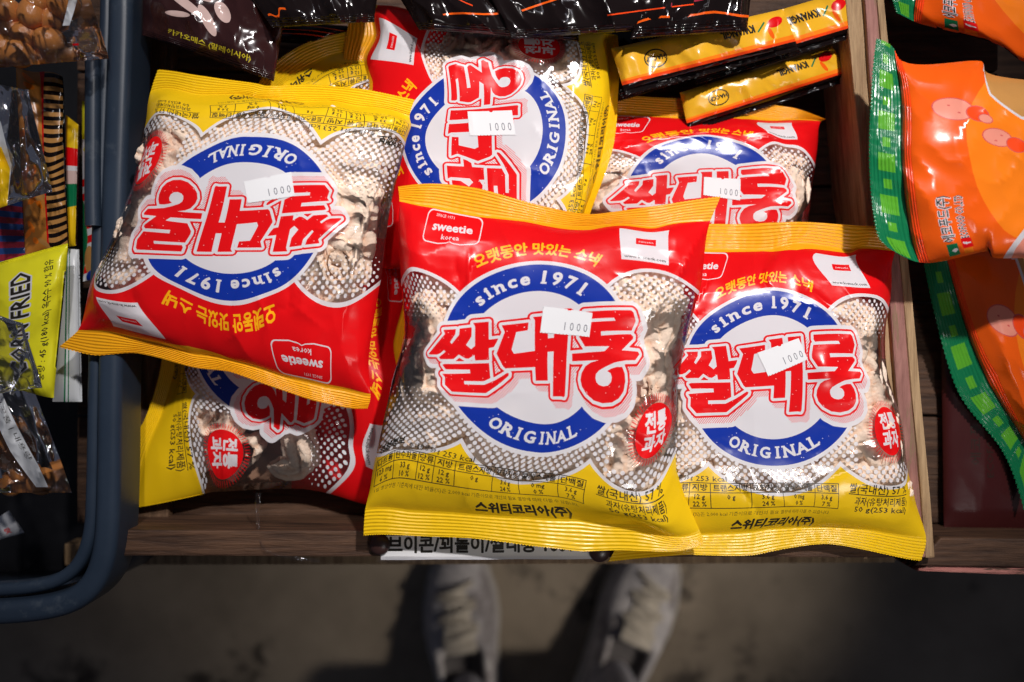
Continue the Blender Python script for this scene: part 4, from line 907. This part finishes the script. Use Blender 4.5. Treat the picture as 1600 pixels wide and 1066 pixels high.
black_pack('black packet with an orange edge ending between the rice bag and the leaf packets', 200, 90, ((1010, -60), (1180, -70), (1167, 50), (985, 62)), .008, 106, f_line(([(0, 18), (200, 24)], 3, 'pack_orange'), ([(60, 40), (200, 66)], 6, 'pack_wine')), H=.008)
black_pack('black packet with a thin orange line above the upside-down bag', 270, 110, ((330, -90), (600, -70), (585, 36), (425, 44)), .004, 107, f_line(([(10, 20), (60, 22)], 3, 'pack_orange'), ([(60, 60), (210, 40)], 2, 'pack_orange')), H=.008)

# ------------------------------------------------------------------ the blue basket and what is in it
bk = empty('plastic_basket', (-.3, 0, -.13), 'blue-grey plastic basket with a rounded corner at the left, full of small packets', 'basket')
def sweep(name, path_px, z, prof, mat, parent, closed=False):
    """prof: (offset to the right of travel in m, height in m)"""
    P = unproj(np.array(path_px, float), z)[:, :2]
    # resample smoothly
    for _ in range(3):
        Q = []
        for i in range(len(P) - 1): Q += [P[i] * .75 + P[i + 1] * .25, P[i] * .25 + P[i + 1] * .75]
        P = np.array([P[0]] + Q + [P[-1]])
    T = np.gradient(P, axis=0); T /= np.linalg.norm(T, axis=1)[:, None]; Nr = np.stack([T[:, 1], -T[:, 0]], -1)
    n = len(prof); V = []; F = []
    for p_, nr in zip(P, Nr):
        for o_, h_ in prof: V.append((p_[0] + nr[0] * o_, p_[1] + nr[1] * o_, z + h_))
    for i in range(len(P) - 1):
        for k in range(n): F.append([i * n + k, (i + 1) * n + k, (i + 1) * n + (k + 1) % n, i * n + (k + 1) % n])
    F.append(list(range(n))[::-1]); F.append([(len(P) - 1) * n + k for k in range(n)])
    return mesh_obj(name, V, F, [mat], parent=parent)
def rounded(w, h, r=.003, n=5):
    out = []
    for cx, cy, a0 in ((w / 2 - r, -r, 90), (w / 2 - r, -h + r, 0), (-w / 2 + r, -h + r, -90), (-w / 2 + r, -r, 180)):
        for k in range(n): a_ = math.radians(a0 - 90 * k / (n - 1)); out.append((cx + r * math.cos(a_), cy + r * math.sin(a_)))
    return out
rim = [(184, -120), (185, 0), (182, 100), (172, 350), (167, 600), (165, 780), (161, 860), (144, 912), (112, 942), (60, 956), (-20, 962), (-200, 966)]
sweep('rim', rim, .004, rounded(.0135, .034, .0052, 7), 'basket_plastic', bk)
inner = [(163, -120), (164, 0), (160, 100), (150, 350), (144, 600), (141, 780), (138, 835), (122, 882), (92, 908), (50, 920), (-20, 925), (-200, 928)]
sweep('rim_lip', inner, -.001, rounded(.0075, .012, .0035), 'basket_plastic', bk)
outer = [(x + (4 if i < 7 else 0), y + (0 if i < 7 else 8)) for i, (x, y) in enumerate(rim)]
sweep('wall', rim, -.010, [(.004, -.02), (-.002, -.11), (-.004, -.11), (.001, -.02)], 'basket_plastic', bk)
sweep('handle', [(140, 90), (140, 140), (139, 300), (140, 352)], .004, rounded(.0085, .012, .0040), 'basket_plastic', bk)
plain_quad('bottom', [(-.75, -.165, -.122), (-.287, -.165, -.122), (-.287, .4, -.122), (-.75, .4, -.122)], 'dark_plastic', parent=bk)

def simple(name, label, w, h, q, z0, seed, art, base, H=.008, wr=.8, tilt=(0, 0), seals=(), extra=(), f=1.6, back=None, step=6, group='packets in the blue basket'):
    return packet(name, label, 'snack packet', art, w, h, quadm(w, h, *q, extra), z0, H, seed, base, back or base, group, tilt=tilt, wr=wr, seals=seals, f=f, step=step)
a = Art()
for k in range(9): a.rect(0, k * 24, 60, k * 24 + 12, 'pack_wine')
simple('striped_packet', 'red and blue striped packet at the left edge above the yellow corn packet', 60, 210, ((-20, 270), (42, 285), (52, 440), (-20, 450)), -.030, 201, a, 'pack_navy', extra=())
a = Art(); a.rect(56, 0, 60, 290, 'print_red')
for k in range(22): a.poly([(60, k * 13.4), (108, k * 13.4 + 2), (108, k * 13.4 + 8.5), (60, k * 13.4 + 6.5)], 'pack_black')
a.rect(0, 0, 56, 290, 'pack_fries')
for k in range(26): a.disc(rng.uniform(4, 50), rng.uniform(5, 280), rng.uniform(8, 16), 'pack_tan' if k % 2 else 'pack_orange_light', ry=5, rot=rng.uniform(-1, 1), n=14)
a.rect(108, 0, 112, 290, 'pack_black')
simple('striped_packet', 'tan and black striped packet with a fried snack picture, in the blue basket', 112, 290, ((25, 105), (98, 120), (108, 388), (40, 405)), -.022, 202, a, 'pack_tan', H=.007, wr=.5,
       extra=(((60, 290), (70, 112)), ((60, 0), (78, 400)), ((60, 145), (68, 260))))
a = Art(); 
for y0, y1, m_ in ((0, 62, 'print_yellow'), (62, 100, 'print_green'), (100, 122, 'pack_cream'), (122, 130, 'print_white'), (130, 160, 'print_red')): a.poly([(0, y0), (30, y0 + 8), (30, y1 + 8), (0, y1)], m_)
simple('narrow_packet', 'narrow packet banded yellow, red, white and green beside the tan striped one', 30, 210, ((103, 180), (124, 196), (119, 384), (101, 386)), -.030, 203, a, 'print_yellow', H=.005, wr=.3,
       seals=(dict(x0=0, x1=210, y0=28, y1=32, mat='pack_maroon', ridge_n=2, tooth=6, deep=3, vertical=True, nx=140),))
a = Art(); a.rect(0, 175, 34, 215, 'print_white'); a.rect(0, 205, 34, 260, 'pack_lemon'); a.disc(17, 190, 14, 'pack_lemon', ry=6, n=18)
for k in range(7): a.poly([(0, 10 + k * 21), (40, 16 + k * 21), (40, 27 + k * 21), (0, 21 + k * 21)], 'print_red')
a.poly([(-1, 0), (10, 60), (4, 110), (-1, 120)], 'print_green'); a.disc(12, 30, 9, 'pack_tan', ry=20, n=16); a.disc(20, 5, 14, 'print_blue', ry=10, n=16)
simple('narrow_packet', 'lemon yellow packet with red and white stripes against the basket wall', 40, 260, ((128, 158), (151, 160), (163, 432), (130, 440)), -.034, 204, a, 'pack_white', H=.005, wr=.4)
a = Art(); a.rect(20, 0, 23, 250, 'print_green'); a.rect(27, 0, 29, 250, 'print_green')
simple('narrow_packet', 'white packet with two green lines and a zigzag edge beside the yellow corn packet', 50, 250, ((92, 388), (122, 390), (126, 628), (82, 628)), -.026, 205, a, 'pack_white', H=.004, wr=.3,
       seals=(dict(x0=0, x1=250, y0=48, y1=53, mat='pack_white', ridge_n=2, tooth=6.5, deep=3.5, vertical=True, nx=160),))
a = Art()
a.text('CORN FRIED', 46, 120, 30, 'print_white', bold=.08, width=190, rot=PI / 2); a.text('CORN FRIED', 46, 120, 30, 'print_black', bold=.02, width=186, rot=PI / 2)
a.text('중량 : 45 g(180 kcal) 옥수수 90 % 함유', 88, 122, 11, 'print_black', bold=.015, width=200, rot=PI / 2)
simple('corn_packet', 'yellow corn snack packet with bold black lettering running upward', 115, 240, ((-18, 418), (106, 384), (84, 622), (-10, 600)), -.008, 206, a, 'pack_lemon', H=.009, wr=.6,
       extra=(((115, 120), (98, 480)),), seals=(dict(x0=0, x1=115, y0=240, y1=246, mat='pack_lemon', ridge_n=2, tooth=7, deep=4, nx=90),))
a = Art(); a.rect(8, 8, 30, 80, 'pack_white'); a.text('1971', 40, 30, 12, 'pack_maroon')
a = Art(); a.text('맛', 34, 14, 10, 'print_red', bold=.04)
simple('white_packet', 'small white packet corner with a red mark in the shaded end of the basket', 60, 50, ((-20, 820), (14, 798), (38, 832), (-10, 846)), -.060, 207, a, 'pack_white', H=.003, wr=.3)

# clear bags with caramel-brown nuts
rich_mat('caramel', (0.55, 0.17, 0.035), (0.85, 0.36, 0.09), .25, 60, bump=.15, spec=.6)
def nut_mesh(seed):
    import bmesh
    bm = bmesh.new(); bmesh.ops.create_icosphere(bm, subdivisions=3, radius=1)
    for v in bm.verts: v.co = v.co * (1 + .07 * mnoise.noise(v.co * 1.6 + Vector((seed, 0, 0)))); v.co.x *= 1.18
    me = bpy.data.meshes.new('nut'); bm.to_mesh(me); bm.free(); me.materials.append(MATS['caramel']); me.polygons.foreach_set('use_smooth', [True] * len(me.polygons)); return me
NUTS = [nut_mesh(s) for s in (1, 5, 9)]
def nuts(spots, z, label, r=.0068):
    OR = ['uppermost', 'second highest', 'third highest', 'fourth highest', 'fifth highest', 'sixth highest', 'seventh highest', 'eighth highest', 'ninth highest', 'tenth highest']
    for k, (px, py) in enumerate(sorted(spots, key=lambda p: p[1])):
        o = bpy.data.objects.new('nut', NUTS[k % 3]); COL.objects.link(o); o.location = tuple(float(v) for v in unproj([[px, py]], z + rng.uniform(-.003, .003))[0])
        o.scale = [r * rng.uniform(.9, 1.1)] * 3; o.rotation_euler = (rng.uniform(0, 3), rng.uniform(0, 3), rng.uniform(0, 3)); tagit(o, 'caramel-brown nut, %s of those in %s' % (OR[k], label), 'nut', 'caramel nuts in clear bags')
nuts([(78, 64), (50, 22), (84, 30), (42, 56), (14, 18), (62, 2), (20, 47), (6, 76), (28, 82), (100, 8)], .008, 'the clear bag at the basket top', .0078)
nuts([(12, 712), (38, 735), (66, 752), (8, 668), (18, 755), (-4, 690)], -.020, 'the shaded clear bag lower down', .0078)
def clear_sack(label, w, h, q, z0, seed, art=None, H=.010, wr=2.2, extra=()):
    return packet('clear_bag', label, 'clear bag', art or Art(), w, h, quadm(w, h, *q, extra), z0, H, seed, 'clear_bag', 'clear_bag', 'clear bags of nuts in the basket', wr=wr * .8, f=2.2, step=4)
a = Art(); a.poly([(118, 70), (128, 70), (150, 120), (150, 170), (134, 170), (136, 118)], 'pack_white'); a.text('강원', 140, 130, 9, 'print_black', rot=-1.4); a.text('오란다', 143, 150, 8, 'print_black', rot=-1.4)
a.rect(126, 30, 134, 34, 'print_red')
clear_sack('crinkled clear bag of caramel nuts at the top of the basket', 170, 170, ((-30, -40), (130, -40), (170, 92), (-30, 108)), .014, 211, a, extra=())
a = Art(); a.poly([(0, 0), (40, 0), (60, 60), (50, 130), (0, 130)], 'pack_white'); a.poly([(6, -1), (40, -1), (56, 55), (44, 90), (4, 95)], 'print_yellow')
clear_sack('clear wrapper with a white and yellow card at the left edge', 130, 190, ((-40, 125), (44, 140), (82, 300), (-20, 330)), .006, 212, a, H=.006)
a = Art(); a.poly([(20, 190), (55, 190), (95, 40), (100, 8), (84, 8), (60, 60)], 'pack_white'); a.text('콩가공품 | 내용량', 68, 100, 8, 'print_black', rot=-1.25, width=110)
clear_sack('clear bag with a long white label strip, low in the shaded basket', 130, 190, ((-60, 560), (40, 570), (112, 770), (-40, 770)), -.012, 213, a)
clear_sack('empty-looking clear wrapper over the corner of the corn packet', 120, 200, ((-40, 480), (36, 505), (66, 606), (-40, 620)), .006, 214, None, H=.003, wr=.8)
# shard of clear tape on the front boards
D, G = grid(0, 0, 1, 1, 24, 6)
pth = np.array([(399, 770), (398, 805), (402, 840), (412, 862), (440, 872), (500, 880)], float); tt = np.linspace(0, 1, 6)
px = np.interp(D[:, 0], tt, pth[:, 0]) + D[:, 1] * 9 * (1 - D[:, 0]); py = np.interp(D[:, 0], tt, pth[:, 1]) - D[:, 1] * 6 * D[:, 0]
Vt = unproj(np.stack([px, py], -1), -.0095 + .002 * perlin(D[:, 0] * 7, D[:, 1] * 2, 4) - .03 * np.clip(.55 - D[:, 0], 0, 1))
o = mesh_obj('tape_strip', Vt, G, ['clear_bag']); tagit(o, 'twisted strip of clear tape over the front boards of the crate', 'tape')

# ------------------------------------------------------------------ shoes of the person standing at the stall
def shoe(label, toe_px, heel_dir_deg, mirror):
    """toe_px: tip of the toe on the floor in the photo; heel direction in degrees (screen, down = 270)"""
    tip = unproj([toe_px], FLOOR_Z + .03)[0]; d = math.radians(heel_dir_deg); ax = np.array([math.cos(d), math.sin(d)]); nx_ = np.array([-ax[1], ax[0]]) * mirror
    root = empty('sneaker', (float(tip[0]), float(tip[1]), FLOOR_Z), label, 'shoe', 'pair of canvas shoes on the floor')
    Lg = .285
    def wp(s, u, z): q = tip[:2] + ax * s + nx_ * u; return (q[0], q[1], FLOOR_Z + z)
    st = np.linspace(0, 1, 30)
    halfw = np.interp(st, [0, .03, .1, .25, .38, .55, .75, .92, 1], [.004, .022, .037, .048, .050, .043, .036, .034, .012])
    shift = np.interp(st, [0, .2, .5, 1], [.008, .004, -.002, 0])
    top = np.interp(st, [0, .05, .15, .3, .45, .58, .7, 1], [.022, .040, .050, .058, .078, .095, .090, .085])
    # sole
    V = []; F = []; n = 20
    for i, s in enumerate(st):
        w = halfw[i] + .004
        for u, z in ((-w, 0), (w, 0), (w, .022), (-w, .022)): V.append(wp(s * Lg - .003, u + shift[i], z))
    for i in range(len(st) - 1):
        for k in range(4): F.append([i * 4 + k, (i + 1) * 4 + k, (i + 1) * 4 + (k + 1) % 4, i * 4 + (k + 1) % 4])
    F += [[0, 1, 2, 3], [len(V) - 1, len(V) - 2, len(V) - 3, len(V) - 4]]
    mesh_obj('sole', V, F, ['shoe_sole'], parent=root)
    # upper, open over the ankle
    V = []; F = []; 
    for i, s in enumerate(st):
        op = .0 if s < .43 else min(1, (s - .43) / .06) * .9
        for k in range(n + 1):
            t = -1 + 2 * k / n; ang = t * (PI / 2)
            keep = math.copysign(max(abs(t), 0), t)
            u = halfw[i] * math.sin(ang) ; z = .020 + (top[i] - .02) * max(0, math.cos(ang)) ** .75
            if op > 0 and abs(t) < .45: z -= .05 * op * (1 - (abs(t) / .45) ** 4)
            V.append(wp(s * Lg, u + shift[i], z + .0012 * math.sin(s * 60) * (s > .25)))
    for i in range(len(st) - 1):
        for k in range(n): a0 = i * (n + 1) + k; F.append([a0, a0 + 1, a0 + n + 2, a0 + n + 1])
    C = [(sum(V[j][2] for j in f) / 4) for f in F]
    ix = [1 if (st[i // n] > .46 and abs(-1 + 2 * (i % n + .5) / n) < .42) else 0 for i in range(len(F))]
    mesh_obj('upper', V, F, ['shoe_cloth', 'shoe_opening_shade'], ix, root)
    # tongue, laces
    V = []; F = []
    for i in range(9):
        s = .17 + .27 * i / 8
        for k in range(7): u = (-1 + 2 * k / 6); V.append(wp(s * Lg, u * (.014 + .008 * i / 8), np.interp(s, st, top) + .004 + .006 * (i / 8) ** 2 - .004 * u * u))
    for i in range(8):
        for k in range(6): a0 = i * 7 + k; F.append([a0, a0 + 1, a0 + 8, a0 + 7])
    mesh_obj('tongue', V, F, ['shoe_lace'], parent=root)
    for r_ in range(5):
        s = .17 + .052 * r_; V = []; F = []
        for i in range(9):
            t = -1 + i / 4; c_ = np.array(wp((s + .02 * t * (1 if r_ % 2 else -1)) * Lg, t * .026, np.interp(s, st, top) + .009 - .012 * t * t))
            for k in range(6): a_ = 2 * PI * k / 6; V.append((c_[0] + ax[0] * .004 * math.cos(a_), c_[1] + ax[1] * .004 * math.cos(a_), c_[2] + .003 * math.sin(a_)))
        for i in range(8):
            for k in range(6): F.append([i * 6 + k, (i + 1) * 6 + k, (i + 1) * 6 + (k + 1) % 6, i * 6 + (k + 1) % 6])
        mesh_obj('lace', V, F, ['shoe_lace'], parent=root)
    # sock / ankle stub
    V = []; F = []; c = np.array(wp(.70 * Lg, 0, 0))
    for i in range(8):
        z = .05 + .12 * i / 7; rr = .030 + .006 * i / 7
        for k in range(20): a_ = 2 * PI * k / 20; V.append((c[0] + nx_[0] * rr * math.cos(a_) + ax[0] * rr * 1.25 * math.sin(a_), c[1] + nx_[1] * rr * math.cos(a_) + ax[1] * rr * 1.25 * math.sin(a_), FLOOR_Z + z))
    for i in range(7):
        for k in range(20): F.append([i * 20 + k, i * 20 + (k + 1) % 20, (i + 1) * 20 + (k + 1) % 20, (i + 1) * 20 + k])
    F.append([140 + k for k in range(20)])
    mesh_obj('sock', V, F, ['sock'], parent=root)
shoe('grey-white canvas shoe on the floor, left one, pointing straight at the crate', (704, 860), 278, 1)
shoe('grey-white canvas shoe on the floor, right one, turned a little outward', (1042, 858), 246, -1)
